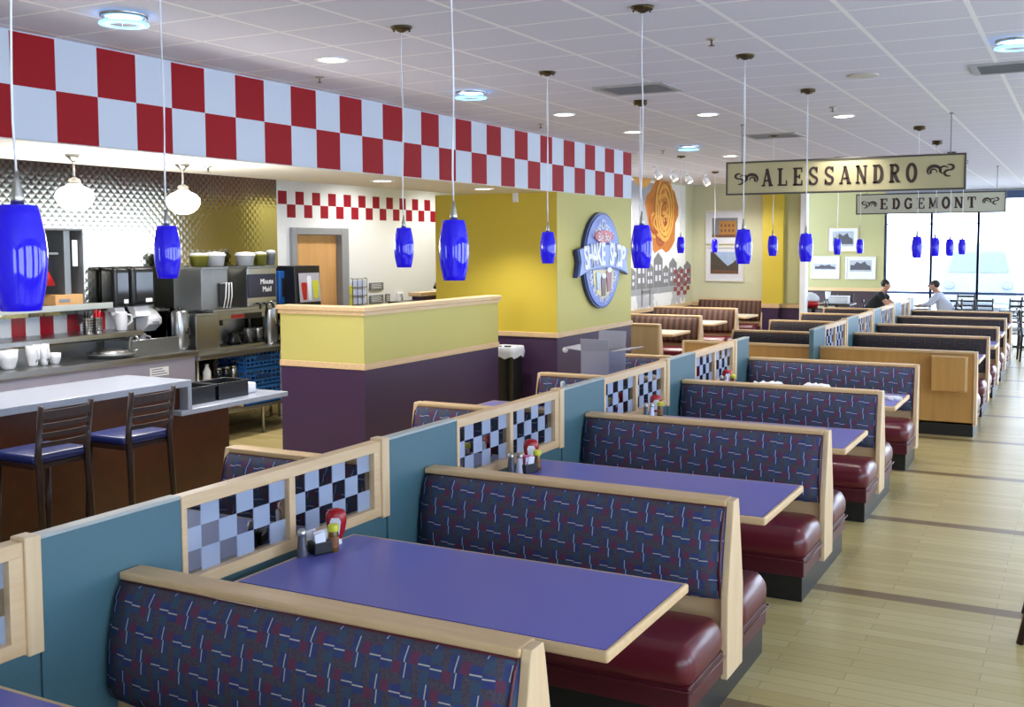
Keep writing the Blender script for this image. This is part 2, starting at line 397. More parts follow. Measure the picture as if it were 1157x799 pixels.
for i in range(5):
    a, b = wx[i], wx[i+1]
    w = MB().box(a-.028, a+.028, FY, FY+.1, .14, wz1).box(b-.02, b+.02, FY, FY+.1, .14, wz1).box(a, b, FY+.01, FY+.09, wz0-.03, wz0+.03).box(a, b, FY+.01, FY+.09, wz1-.02, wz1+.16).box(a, b, FY+.02, FY+.08, wzt-.012, wzt+.012)
    wo = struct(w.build('window_%d' % (i+1), fm))
    B(a, b, FY+.045, FY+.052, .14, wz1).build('pane', M['glass'], wo)
# outside: pale forecourt and a parked white van
struct(B(-14, 14, FY+.6, 60, -.12, -.02).build('pavement', plain('pale_concrete', '#d8dade', .9)))

# the unseen aisle-side wall with the windows that light the room, and the wall behind the camera
WR = [(-3.2, -.6), (.4, 3.0), (4.0, 6.6), (8.2, 10.4), (12.0, 14.6), (14.9, 17.5), (17.8, 20.4), (22.5, 25.5)]
mb = MB().box(XR, XR+.2, -4, FY+.15, 0, .55).box(XR, XR+.2, -4, FY+.15, 2.95, CZ); e = [-4]+[q for w_ in WR for q in w_]+[FY+.15]
for a, b in zip(e[0::2], e[1::2]): mb.box(XR, XR+.2, a, b, .55, 2.95)
struct(mb.build('wall_right', M['pale_wall']))
for i, (a, b) in enumerate(WR):
    mb = MB().box(XR+.05, XR+.12, a, a+.05, .55, 2.95).box(XR+.05, XR+.12, b-.05, b, .55, 2.95).box(XR+.05, XR+.12, a+.05, b-.05, .55, .61).box(XR+.05, XR+.12, a+.05, b-.05, 2.89, 2.95).box(XR+.06, XR+.11, (a+b)/2-.02, (a+b)/2+.02, .61, 2.89)
    struct(mb.build('window_%d' % (i+6), fm))
BWN = [(-7.6, -6.2), (1.0, 2.6)]
mb = MB().box(KW, XR+.2, -4.2, -4, 0, .7).box(KW, XR+.2, -4.2, -4, 2.8, CZ); e = [KW]+[q for w_ in BWN for q in w_]+[XR+.2]
for a, b in zip(e[0::2], e[1::2]): mb.box(a, b, -4.2, -4, .7, 2.8)
struct(mb.build('wall_back', M['pale_wall']))
struct(B(KW-.1, KW, -4.2, 2.0, 0, CZ).build('wall_left', M['white_wall']))

# ------------------------------------------------------------------ booths
HB = .92        # height of a booth back
def make_booth(name, label, W, front=True, back=True, fab='fabric', group=None, woodback=False, veneer='veneer', post=True):
    """x runs from the open end (0) to the wall/partition end (-W); front = the side facing -y"""
    t = thing(name, label, 'booth', group=group)
    sides = [s_ for s_, on in ((-1, front), (1, back)) if on]
    f0 = -.12 if front else -.035; f1 = .12 if back else .035
    c0 = -.046 if front else -.03; c1 = .046 if back else .03
    # end panel: tapers towards the cap
    MB().prism([(f0, .12), (f1, .12), (f1, .5), (c1, HB-.03), (c1-.008, HB), (c0+.008, HB), (c0, HB-.03), (f0, .5)], 'x', -.034, 0, b=.004).build('end_panel', M['wood_z'], t)
    MB().prism([(f0*.6, .13), (f1*.6, .13), (f1*.6, .5), (c1*.6, HB-.03), (c0*.6, HB-.03), (f0*.6, .5)], 'x', -W, -.034).build('core_board', M[veneer] if woodback else M['wood'], t)
    B(-W, -.034, c0-.006, c1+.006, HB-.028, HB+.002, .008).build('cap', M['wood'], t)
    ky0 = -.58 if front else f0*.6; ky1 = .58 if back else f1*.6
    B(-W, -.03, ky0, ky1, 0, .15).build('kick_board', M['kick'], t)
    for s_ in sides:
        # upholstered back with a rounded top
        pr = [(.068, .475), (.125, .483), (.152, .53), (.150, .64), (.128, .76), (.098, .845), (.068, .885), (.045, .892)]
        n = 18; mb = MB(); rings = []
        for i in range(n+1):
            x = -.036 - (W-.05)*i/n
            k = .80 if i in (0, n) else (.95 if i in (1, n-1) else 1)
            rings.append([(x, s_*(.03+(y-.03)*k), z) for y, z in [(.03, .475)]+pr])
        mb.rings(rings, 0, True, True)
        bk = mb.build('backrest', M[fab], t)
        MB().tube([(-.037, s_*.13, .50), (-.037, s_*.132, .62), (-.037, s_*.112, .76), (-.037, s_*.078, .86), (-.04, s_*.05, .888), (-W+.02, s_*.05, .888)], .006, 6).build('piping', M['welt'], bk)
        # seat: rounded vinyl cushion over a vinyl apron
        mb = B(-W+.01, -.004, s_*.13, s_*.62, .235, .415, .075, seg=5, smooth=True)
        # crown of the cushion
        mb.v = [(x, y, z + (.022*max(0, 1-((abs(y)-.37)/.26)**2) if z > .40 else 0)) for x, y, z in mb.v]
        st = mb.build('seat', M['vinyl'], t)
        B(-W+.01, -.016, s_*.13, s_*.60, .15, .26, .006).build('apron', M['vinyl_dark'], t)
        MB().tube([(-.001, s_*.15, .245), (-.001, s_*.60, .245), (-.03, s_*.612, .245), (-W+.02, s_*.612, .245)], .004, 6).build('welt', M['welt'], st)
    return t
def mesh_x(root, k):
    root.scale = (k, 1, 1); return root

RX = -1.325; DX = -2.985; LX = -4.33
YB = [2.575, 4.565, 6.585, 8.575, 10.63]
g1 = 'patterned booths to the right of the near partition'
g2 = 'patterned booths to the left of the near partition'
b0 = make_booth('booth', 'large patterned booth back at the very front, nearest the camera', 1.655, group=g1)
b0.location = (RX, YB[0], 0)
dup(b0, (RX, YB[1], 0), label='patterned booth behind the nearest fully visible blue table, its burgundy seat showing')
dup(b0, (RX, YB[2], 0), label='third patterned booth from the camera, behind the second blue table')
dup(b0, (RX, YB[3], 0), label='fourth patterned booth, with the table of white napkins right behind its back')
b4 = make_booth('booth', 'single-sided patterned booth closing the near row, facing the table of napkins', 1.655, True, False, group=g1)
b4.location = (RX, YB[4], 0)
l0 = make_booth('booth', 'patterned booth back beyond the partition, beside the brown bar front', 1.31, group=g2)
l0.location = (LX, YB[1]-.04, 0); l0.rotation_euler = (0, 0, math.pi)
dup(l0, (LX, YB[2]-.1, 0), label='patterned booth back beyond the partition, in front of the yellow and purple half wall')
dup(l0, (LX, YB[3]-.07, 0), label='patterned booth back beyond the partition, in front of the grey carton')
l4 = make_booth('booth', 'patterned booth back just right of the grey carton, below the alcove booths', 1.31, False, True, group=g2)
l4.location = (LX+.02, YB[4]-.27, 0); l4.rotation_euler = (0, 0, math.pi)

# far section
g3 = 'dark booths right of the far partition'; g4 = 'dark booths left of the far partition'
YS = [12.15, 14.20, 15.95, 17.85, 19.5]
XS = [-.93, -.96, -.965, -.985, -1.0]
SD = -2.60
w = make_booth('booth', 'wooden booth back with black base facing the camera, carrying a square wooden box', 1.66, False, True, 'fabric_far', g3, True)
w.location = (XS[0], YS[0], 0)
names = ['dark booth right of the far partition, first behind the wooden back', 'dark booth right of the far partition, second behind the wooden back',
         'dark booth right of the far partition, third behind the wooden back', 'last dark booth right of the far partition, nearest the windows']
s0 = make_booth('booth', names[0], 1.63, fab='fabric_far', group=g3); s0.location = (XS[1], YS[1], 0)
s0.scale = ((XS[1]-SD-.004)/1.63, 1, 1)
for i in (1, 2, 3): dup(s0, (XS[i+1], YS[i+1], 0), label=names[i]).scale = ((XS[i+1]-SD-.004)/1.63, 1, 1)
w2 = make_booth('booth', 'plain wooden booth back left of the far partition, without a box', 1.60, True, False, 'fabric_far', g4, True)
w2.location = (-4.24, YS[0]+.02, 0); w2.rotation_euler = (0, 0, math.pi)
names = ['dark booth left of the far partition, first behind the plain wooden back', 'dark booth left of the far partition, in front of the purple pilaster base',
         'dark booth left of the far partition, third behind the plain wooden back', 'last dark booth left of the far partition, just below the red bag']
xl = [(-4.170, 13.970, 0.920), (-4.202, 16.019, 0.920), (-4.170, 17.893, 0.920), (-4.146, 19.565, 0.920)]
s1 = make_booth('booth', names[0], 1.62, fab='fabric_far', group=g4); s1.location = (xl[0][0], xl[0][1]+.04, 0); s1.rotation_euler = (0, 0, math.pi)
s1.scale = ((SD-.056-xl[0][0])/1.62, 1, 1)
for i in (1, 2, 3): dup(s1, (xl[i][0], xl[i][1]+.04, 0), math.pi, names[i]).scale = ((SD-.056-xl[i][0])/1.62, 1, 1)
# square wooden box on the back of the wooden booth
q0, q1 = (-1.376, 12.000, 0.501), (-1.021, 12.000, 0.881)
bx = thing('menu_box', 'square wooden box hung on the wooden booth back beside the aisle', 'box', (q0[0], YS[0]-.03, 0))
w_ = q1[0]-q0[0]
B(0, w_, -.14, 0, q0[2], q1[2]-.012, .004).build('case', M['veneer'], bx)
MB().box(0, w_, -.145, -.13, q1[2]-.014, q1[2]).box(w_-.02, w_, -.145, -.13, q0[2], q1[2]-.014).build('edge', M['wood'], bx)

# alcove booths at the back left, brown striped, backs towards the camera
g5 = 'brown striped booths in the alcove'
aw = make_booth('booth', 'pale wooden booth back standing at the corner of the golden wall', 1.7, False, True, 'fabric_brown', g5, True, 'veneer_pale')
p = (-5.397, 14.476, 0.920); aw.location = (p[0], p[1]+.03, 0)
names = ['brown striped booth in the alcove, nearest the golden wall', 'brown striped booth in the alcove, the middle of the three', 'brown striped booth in the alcove, against the end wall under the framed pictures']
a0 = None
for i, p in enumerate(((-5.435, 16.469, 0.920), (-5.493, 18.678, 0.920), (-5.497, 20.589, 0.920))):
    if a0 is None:
        a0 = make_booth('booth', names[0], 1.6, fab='fabric_brown', group=g5); a0.location = (p[0], p[1]+.04, 0)
    else:
        if i == 1: dup(a0, (p[0], p[1]+.04, 0), label=names[i])
        else:
            a = make_booth('booth', names[2], 1.4, True, False, 'fabric_brown', g5); a.location = ((-5.842, 21.880, 0.857)[0]-.03, 21.90, 0)

# ------------------------------------------------------------------ partition between the booths
ZT = 1.13
def teal_panel(X, y0, y1, label, group, z1=ZT, th=.05):
    t = thing('divider_panel', label, 'divider panel', (X, (y0+y1)/2, 0), group=group); h = (y1-y0)/2
    B(-th, 0, -h, h, 0, z1-.012, .002).build('panel', M['teal'], t)
    B(-th-.004, .004, -h, h, z1-.014, z1, .004).build('top_edge', M['white_grey'], t)
    return t
M['white_grey'] = plain('pale_laminate_edge', '#a9b0ae', .5)
def glass_screen(X, y0, y1, label, group, z0=.752, z1=1.125, th=.06):
    L_ = y1-y0; t = thing('glass_screen', label, 'glass screen', (X, y0, 0), group=group)
    B(-.045, -.008, .002, L_-.002, 0, z0, .002).build('knee_panel', M['teal'], t)
    f = MB(); a, b = -.054, .004; s = .045
    f.box(a, b, 0, .028, z0+.01, z1-.02, .002).box(a, b, L_-.115, L_-.06, z0+.01, z1-.02, .002)
    f.box(a-.002, b+.002, -.001, L_-.061, z0, z0+.05, .004).box(a-.002, b+.002, -.001, L_-.061, z1-.05, z1, .004)
    m0 = (L_-.09)/2+.01
    f.box(a+.004, b-.002, m0-.02, m0+.02, z0+.045, z1-.045, .004)
    f.build('frame', M['wood_y'], t)
    B(a-.006, b+.012, L_-.062, L_, z0-.01, z1+.012, .006).build('end_post', M['wood_z'], t)
    for u0, u1 in ((.028, m0-.02), (m0+.02, L_-.115)):
        w = u1-u0; mb = B(-.026, -.0245, 0, w, 0, z1-z0-.1)
        o = mb.build('pane', M['etched'], t, (0, u0, z0+.05)); o.scale = (1, w/.57, (z1-z0-.1)/.30)
        o.data.transform(Matrix.Diagonal((1, .57/w, .30/(z1-z0-.1), 1)))
    return t
gp = 'teal panels of the near partition'; gs = 'checkered glass screens of the near partition'
YT = [(2.205, 2.83), (4.19, 4.85), (6.19, 6.88), (8.22, 8.90), (10.15, 10.62)]
tl = ['teal partition panel at the end of the frontmost booth back', 'teal partition panel at the end of the booth behind the nearest blue table', 'teal partition panel at the end of the third booth back',
      'teal partition panel at the end of the fourth booth back', 'teal end panel closing the near partition before the wooden booth backs']
for (a, b), l in zip(YT, tl): teal_panel(DX, a, b, l, gp)
gl_ = ['wood-framed checkered glass screen cut by the lower left edge of the photo', 'wood-framed checkered glass screen beside the nearest blue table', 'wood-framed checkered glass screen beside the second blue table',
      'wood-framed checkered glass screen beside the third blue table', 'wood-framed checkered glass screen beside the table of napkins']
YG = [(.885, 2.205), (2.83, 4.19), (4.85, 6.19), (6.88, 8.22), (8.90, 10.15)]
for (a, b), l in zip(YG, gl_): glass_screen(DX, a, b, l, gs)
gp2 = 'teal panels of the far partition'; gs2 = 'checkered glass screens of the far partition'
seq = [(11.85, 12.42), (13.72, 14.48), (15.62, 16.3), (17.5, 18.15), (19.2, 19.75)]
tl = ['teal panel starting the far partition, in front of the wooden booth backs', 'teal panel of the far partition, second from the wooden backs', 'teal panel of the far partition, third from the wooden backs',
      'teal panel of the far partition, fourth from the wooden backs', 'last teal panel of the far partition, below the two seated men']
gl_ = ['glass screen of the far partition, nearest the wooden backs', 'glass screen of the far partition, second from the wooden backs', 'glass screen of the far partition, third from the wooden backs', 'glass screen of the far partition, nearest the seated men']
for (a, b), l in zip(seq, tl): teal_panel(SD, a, b, l, gp2)
for i, l in enumerate(gl_): glass_screen(SD, seq[i][1], seq[i+1][0], l, gs2)

# ------------------------------------------------------------------ tables
def make_table(name, label, W, D, lam='lam', group=None, edge='wood'):
    t = thing(name, label, 'table', group=group)
    B(-W+.022, -.022, -D/2+.022, D/2-.022, .722, .7605).build('tabletop', M[lam], t)
    e = MB()
    for y in (-1, 1): e.box(-W, 0, y*D/2, y*(D/2-.024), .72, .76, .011, seg=3, smooth=False)
    for x in (-W, -.024): e.box(x, x+.024, -D/2+.002, D/2-.002, .72, .76, .011, seg=3)
    e.build('edge_band', M[edge], t)
    B(-W+.1, -.35, -.04, .04, .68, .722).build('support_rail', M['iron'], t)
    for x in (-W+.3, -.5):
        p = MB().lathe([(.04, .03), (.04, .69)], (x, 0, 0), 16).build('pedestal', M['iron'], t)
        MB().box(x-.28, x+.28, -.035, .035, 0, .032, .012).box(x-.035, x+.035, -.28, .28, 0, .032, .012).build('foot', M['iron'], p)
    return t
gt = 'blue tables right of the near partition'
TW = 1.615
tc = [1.535, 3.395, 5.30, 7.24, 9.24]
tb = make_table('booth_table', 'blue laminate table in front of the large patterned booth back at the front', TW, .80, group=gt); tb.location = (-1.29, tc[0], 0)
tl = ['nearest full blue laminate table, bare except for the condiments at the glass screen', 'second blue laminate table, behind the nearest full one', 'third blue laminate table, between the third and fourth booths', 'fourth blue laminate table, strewn with white napkins and cutlery']
for i in range(4): dup(tb, (-1.285+.004*i, tc[i+1], 0), label=tl[i])
lt = make_table('booth_table', 'blue table under the grey carton, left of the near partition', 1.34, .80, group='blue tables left of the near partition')
lt.location = (-3.05, 9.38, 0)
lt2 = dup(lt, (-3.05, 7.35, 0), label='blue table left of the partition, holding the white-capped bottle')
gt2 = 'tables right of the far partition'
tips = [(-0.962, 13.519, 0.760), (-0.930, 14.754, 0.760), (-0.966, 16.676, 0.760), (-0.982, 18.840, 0.760)]
tf = make_table('booth_table', 'blue table of the far row, tip showing past the wooden booth back', 1.58, .84, group=gt2)
tl = [None, 'far-row table tip showing past the first dark booth', 'far-row table tip showing past the second dark booth', 'far-row table tip showing past the third dark booth']
for i, p in enumerate(tips):
    loc = (p[0], (YS[i]+YS[i+1])/2, 0)
    if i == 0: tf.location = loc
    else: dup(tf, loc, label=tl[i])
ga = 'pale tables in the alcove'
ta = make_table('booth_table', 'pale alcove table behind the pale wooden booth back', 1.5, .8, 'lam_pale', ga, 'wood'); p = (-5.274, 15.392, 0.760); ta.location = (p[0], p[1]-.3, 0)
for q, l in (((-5.374, 17.624, 0.760), 'pale alcove table, the middle of the three'), ((-5.355, 19.539, 0.760), 'pale alcove table nearest the framed pictures')): dup(ta, (q[0], q[1]-.3, 0), label=l)

# ------------------------------------------------------------------ condiments
TZ = .7605
def shaker(name, label, top, fill, loc, g):
    t = thing(name, label, 'shaker', loc, group=g)
    MB().lathe([(.0, 0), (.024, 0), (.025, .004), (.021, .03), (.0165, .085), (.016, .092)], n=20).build('body', M[fill], t)
    MB().lathe([(.0175, .09), (.0185, .096), (.0185, .106), (.013, .118), (.004, .121), (0, .121)], n=20).build('cap', M[top], t)
    return t
def caddy(label, loc, g, pink=False, rz=0):
    t = thing('sugar_caddy', label, 'sugar caddy', loc, rz, g)
    MB().prism([(-.046, 0), (.046, 0), (.05, .055), (-.05, .055)], 'y', -.032, .032, b=.006).build('tray', M['black'], t)
    for i in range(9):
        a = MB().box(-.026+(i % 2)*.004, .024, -.0012, .0012, .03, .082+random.random()*.008)
        rotated(a, Matrix.Translation((random.uniform(-.012, .012), -.026+i*.0065, .012)) @ Matrix.Rotation(random.uniform(-.25, .25), 4, 'X') @ Matrix.Rotation(random.uniform(-.2, .2), 4, 'Y'))
        a.build('packet', M['pink'] if (pink and i % 2 == 0) or i == 7 else M['paper'], t)
    return t
M['pink'] = plain('pink_paper', '#e0679a', .7)
def ketchup(label, loc, g, rz=0):
    t = thing('ketchup_bottle', label, 'bottle', loc, rz, g)
    MB().lathe([(0, .018), (.017, .018), (.022, .03), (.031, .055), (.037, .09), (.0385, .115), (.036, .138), (.027, .153), (.010, .159), (0, .160)], n=28, sx=1.2, sy=.8).build('body', M['red_dark'], t)
    MB().lathe([(0, 0), (.024, 0), (.025, .004), (.023, .02), (.018, .026), (0, .026)], n=24).build('cap', M['white'], t)
    # keystone-shaped paper label, with small printed lines
    f = MB(); pr = [(-.016, .045), (.016, .045), (.024, .105), (.016, .122), (-.016, .122), (-.024, .105)]
    f.prism(pr, 'y', -.0325, -.026).build('paper_label', M['paper'], t)
    return t
def mustard(label, loc, g):
    t = thing('mustard_jar', label, 'jar', loc, group=g)
    MB().lathe([(0, 0), (.021, 0), (.023, .006), (.022, .075), (.019, .086), (.018, .092)], n=20).build('body', M['mustard'], t)
    MB().lathe([(.0225, .088), (.024, .092), (.024, .112), (.021, .117), (0, .118)], n=20).build('cap', M['yellow'], t)
    MB().lathe([(.0232, .018), (.0234, .02), (.0232, .062), (.023, .064)], n=20, cap=False).build('paper_label', M['tanlabel'], t)
    return t
M['tanlabel'] = plain('tan_label', '#8a5a34', .5); M['pepper'] = plain('pepper_glass', '#585a66', .2); M['salt'] = plain('salt_glass', '#e4e6f0', .25)
where = ['on the nearest full table', 'on the second blue table', 'on the third blue table', 'on the table of napkins']
cpos = {0: [(-2.87, 3.395), (-2.835, 3.475), (-2.862, 3.62), (-2.80, 3.52)],
        1: [(-2.86, 5.245), (-2.815, 5.268), (-2.862, 5.50), (-2.77, 5.40), (-2.785, 5.31)],
        2: [(-2.865, 7.40), (-2.83, 7.43), (-2.862, 7.60), (-2.80, 7.53)],
        3: [(-2.865, 9.30), (-2.82, 9.30), (-2.862, 9.46), (-2.79, 9.42)]}
for i, ps in cpos.items():
    g = None; z = TZ; wl = where[i]; P = lambda q: (q[0], q[1], z)
    shaker('pepper_shaker', 'dark glass shaker with a chrome cap ' + wl, 'nickel', 'pepper', P(ps[0]), 'shakers on the blue tables')
    if i: shaker('salt_shaker', 'white salt shaker with a chrome cap ' + wl, 'nickel', 'salt', P(ps[1]), 'shakers on the blue tables')
    if i < 2: caddy(('black caddy of white sugar packets ' if i == 0 else 'black caddy of pink sugar packets ') + wl, P(ps[1] if i == 0 else ps[4]), 'sugar caddies', i == 1, R(70))
    ketchup('red squeeze ketchup bottle with a white label ' + wl, P(ps[2]), 'ketchup bottles', R(30))
    mustard('small amber jar with a yellow lid ' + wl, P(ps[3]), 'mustard jars')
# bottle with a white cap behind the partition
p = (-3.28, 7.05)
bt = thing('sauce_bottle', 'bottle with a white cap peeping over the partition by the third booth', 'bottle', (-3.200, 6.646, 0.995)[:2] + (TZ,))
MB().lathe([(0, 0), (.03, 0), (.032, .01), (.032, .2), (.014, .26), (.013, .30)], n=20).build('body', M['white'], bt)
MB().lathe([(.016, .295), (.017, .30), (.017, .345), (.012, .355), (0, .356)], n=16).build('cap', M['white'], bt)
# napkins and cutlery on the fourth table
def napkin(label, p, rz, w, d, h):
    mb = MB(); n = 8; rows = []
    for i in range(n+1):
        rows.append([(-w/2+w*i/n, y*d/2*(1+.2*math.sin(i*2.1)), h*(.35+.65*abs(math.sin(i*1.3+y)))*(1 if 0 < i < n else .3)) for y in (-1, -.4, .3, 1)])
    top = [q for r_ in rows for q in r_]; bot = [(x, y, 0) for x, y, z in top]; N = len(top); fs = []
    for i in range(n):
        for j in range(3):
            a = i*4+j; fs.append((a, a+4, a+5, a+1)); fs.append((N+a, N+a+1, N+a+5, N+a+4))
    ring = [j for j in range(4)] + [i*4+3 for i in range(1, n+1)] + [n*4+j for j in (2, 1, 0)] + [i*4 for i in range(n-1, 0, -1)]
    for a, b in zip(ring, ring[1:]+ring[:1]): fs.append((a, b, N+b, N+a))
    o = mb.add(top+bot, fs, True).build('napkin', M['paper'], None, (p[0], p[1], TZ)); o.rotation_euler = (0, 0, rz)
    return tag(o, label, 'napkin', 'white napkins on the fourth table')
napkin('crumpled white napkin showing above the fourth booth back, toward the glass screen', (-2.477, 9.466, 0.780), .3, .32, .16, .07)
napkin('folded white napkin showing above the middle of the fourth booth back', (-2.088, 9.654, 0.780), -.2, .24, .14, .05)
napkin('small white napkin at the aisle end of the fourth table', (-1.339, 9.245, 0.760), .6, .10, .09, .035)
pl = thing('menu', 'white menu lying at the aisle end of the fourth table', 'menu', (-1.424, 9.374, 0.760)[:2]+(TZ,), .1)
B(-.12, .10, -.09, .09, 0, .006, .002).build('cover', M['paper'], pl)
for k, (dx, l) in enumerate(((-.02, 'steel fork lying on the white menu, its handle toward the aisle'), (.05, 'steel knife lying on the white menu, nearer the aisle edge'))):
    p = ((-1.394, 9.272, 0.760), (-1.360, 9.288, 0.760))[k]
    c = thing('fork' if k == 0 else 'knife', l, 'cutlery', (p[0]+dx-.02, p[1], TZ+.0065), 1.2)
    MB().tube([(-.09, 0, .003), (.02, 0, .004)], [.005, .0035], 6, flat=.5).build('handle', M['steel'], c)
    h = MB()
    if k == 0:
        h.box(.018, .05, -.010, .010, .001, .004)
        for q in (-.008, -.0027, .0027, .008): h.box(.048, .085, q-.0014, q+.0014, .001, .004)
    else: h.prism([(.018, -.006), (.1, -.004), (.108, .003), (.1, .007), (.018, .006)], 'z', .001, .0035)
    h.build('head' if k == 0 else 'blade', M['steel'], c)
# grey carton on the table left of the partition
cx0, cx1 = (-4.255, 9.250, 1.022)[0], (-3.962, 9.250, 1.035)[0]
cb = thing('carton', 'open grey carton with flaps out, standing beyond the partition', 'carton', (cx0, 9.25, TZ)); cw = cx1-cx0; cd = .42
hz = (-4.110, 9.250, 1.054)[2]-TZ
s_ = MB(); th = .006
s_.box(0, cw, 0, th, 0, hz).box(0, cw, cd-th, cd, 0, hz).box(0, th, th, cd-th, 0, hz).box(cw-th, cw, th, cd-th, 0, hz).box(0, cw, 0, cd, 0, th)
s_.build('body', M['card'], cb)
def flap(mb): mb.build('flap', M['card'], cb)
flap(move(B(0, cw, 0, th, 0, .12), 0, 0, hz, rx=R(12)))            # near flap standing up
flap(move(B(0, cw, -th, 0, 0, .17), 0, cd, hz, rx=R(-6)))
flap(move(B(0, .2, .01, cd-.01, 0, th), cw, 0, hz-.004, ry=R(-8)))
flap(move(B(-.2, 0, .01, cd-.01, 0, th), 0, 0, hz-.004, ry=R(6)))
wp = MB().ell((-.225, .12, hz-.012), .03, .03, .03, 10, 6); wp.build('tape_end', M['paper'], cb)

# ------------------------------------------------------------------ blue glass pendants
def pendant(name, label, g):
    t = thing(name, label, 'pendant lamp', group=g)     # origin at the bottom of the shade
    h = .230; pr = []
    for i in range(13):
        u = i/12; pr.append((.0395+.0185*math.sin(math.pi*(u*.92+.04)), u*h))
    inn = [(r-.004, z) for r, z in reversed(pr[:-1])]
    MB().lathe([(inn[-1][0], .0)] + pr + [(.03, h+.002), (.012, h+.003)] + [(.012, h-.004)] + inn, n=28, cap=False).build('shade', M['cobalt'], t)
    MB().ell((0, 0, h*.55), .018, .018, .03, 10, 8).build('bulb', M['bulb'], t)
    MB().lathe([(.014, h), (.014, h+.02), (.007, h+.055), (.0035, h+.075)], n=14).build('stem', M['nickel'], t)
    return t
M['bulb'] = emis('pendant_bulb', '#9a8cff', 1.5)
def pendant_at(p0, label, zb, first={}):
    g = 'blue glass pendant lamps'
    if 'p' not in first: first['p'] = t = pendant('pendant_lamp', label, g); t.location = (p0[0], p0[1], zb)
    else: t = dup(first['p'], (p0[0], p0[1], zb), label=label)
    c = MB(); top = CZ-zb-.012; z0 = .230+.07; n = 10; ph = p0[1]*3
    c.tube([(.004*math.sin(ph+i*.9)*(1 if 0 < i < n else 0), .003*math.cos(ph*1.7+i)*(1 if 0 < i < n else 0), z0+(top-z0)*i/n) for i in range(n+1)], .0028, 6).build('cord', M['cord'], t)
    cn = MB().lathe([(.006, top-.022), (.014, top-.02), (.036, top-.008), (.062, top+.002), (.062, top+.011)], n=20)
    for k in range(6):
        a = k*math.pi/3; cn.box(.052*math.cos(a)-.004, .052*math.cos(a)+.004, .052*math.sin(a)-.004, .052*math.sin(a)+.004, top-.012, top+.006)
    cn.build('canopy', M['bronze'], t)
    return t
ZB = 1.937
PEN = [(0, 0, 'blue glass pendant lamp largest in the photo, at its left edge'),
 (0, 0, 'blue glass pendant lamp hanging in front of the cap of the yellow half wall'),
 (0, 0, 'blue glass pendant lamp hanging between the shake shop sign and the mural'),
 (0, 0, 'blue glass pendant lamp hanging below the left end of the large street-name sign'),
 (0, 0, 'blue glass pendant lamp beside the white end trim of the alcove wall'),
 (0, 0, 'blue glass pendant lamp hanging before the bright quilted steel wall'),
 (0, 0, 'blue glass pendant lamp hanging before the white kitchen wall, smaller one'),
 (0, 0, 'blue glass pendant lamp hanging before the edge of the golden wall'),
 (0, 0, 'blue glass pendant lamp almost hidden behind the one beside the mural'),
 (0, 0, 'small blue pendant lamp hanging before the mural in the alcove'),
 (0, 0, 'small blue pendant lamp hanging between the two alcove pictures'),
 (0, 0, 'blue pendant lamp hanging before the golden pilaster'),
 (0, 0, 'small blue pendant lamp hanging before the upper far picture, left one'),
 (0, 0, 'small blue pendant lamp at the right of the upper far picture'),
 (0, 0, 'blue pendant lamp before the windows, leftmost of the four there'),
 (0, 0, 'blue pendant lamp before the windows, second from the left of the four'),
 (0, 0, 'blue pendant lamp before the windows, third from the left of the four'),
 (0, 0, 'blue pendant lamp before the windows, rightmost of the four')]
PP = [(-2.026, 1.450, 2.055), (-2.104, 3.400, 2.060), (-2.067, 5.270, 2.067), (-1.994, 6.950, 2.061), (-1.989, 8.750, 2.047), (-3.530, 3.320, 2.054), (-3.481, 5.090, 2.066), (-3.457, 6.930, 2.058), (-3.435, 8.710, 2.035),
      (-5.095, 14.500, 2.068), (-5.668, 17.900, 2.048), (-3.159, 12.180, 2.056), (-3.173, 15.900, 2.033), (-3.214, 17.900, 2.033), (-1.566, 12.120, 2.037), (-1.594, 13.940, 2.030), (-1.614, 15.750, 2.020), (-1.620, 17.500, 2.023)]
for (_, _, l), p in zip(PEN, PP): pendant_at(p, l, p[2]-.115)

# ------------------------------------------------------------------ ceiling fittings
def can(name, label, p, r=.095, g='round recessed downlights'):
    t = thing(name, label, 'downlight', (p[0], p[1], CZ), group=g)
    MB().lathe([(r+.02, 0), (r+.02, -.008), (r, -.010), (r-.004, -.004)], n=28).build('trim_ring', M['white_trim'], t)
    MB().lathe([(0, -.006), (r-.006, -.006), (r-.006, -.004), (0, -.004)], n=28).build('lamp_face', M['white_glow'], t)
    return t
cans = [((-4.499, 5.756, 3.337), 'round recessed downlight nearest the camera, left of the bronze lamp canopy'), ((-4.443, 9.265, 3.337), 'round recessed downlight left of the large ceiling vent'),
        ((-4.470, 11.106, 3.337), 'round recessed downlight just above the right end of the checkered band'), ((-3.231, 9.948, 3.337), 'round recessed downlight right of the large ceiling vent'),
        ((-2.098, 10.752, 3.337), 'round recessed downlight above the large street-name sign'), ((-4.470, 14.810, 3.337), 'round recessed downlight over the alcove, at the left end of the large sign')]
c0 = None
for p, l in cans:
    if c0 is None: c0 = can('downlight', l, p)
    else: dup(c0, (p[0], p[1], CZ), label=l)
for p, l in (((-5.966, 8.400, 2.704), 'recessed downlight in the soffit underside, nearer the steel wall'), ((-5.864, 10.169, 2.704), 'recessed downlight in the soffit underside, beside the golden wall')):
    dup(c0, (p[0], p[1], 2.704), label=l)
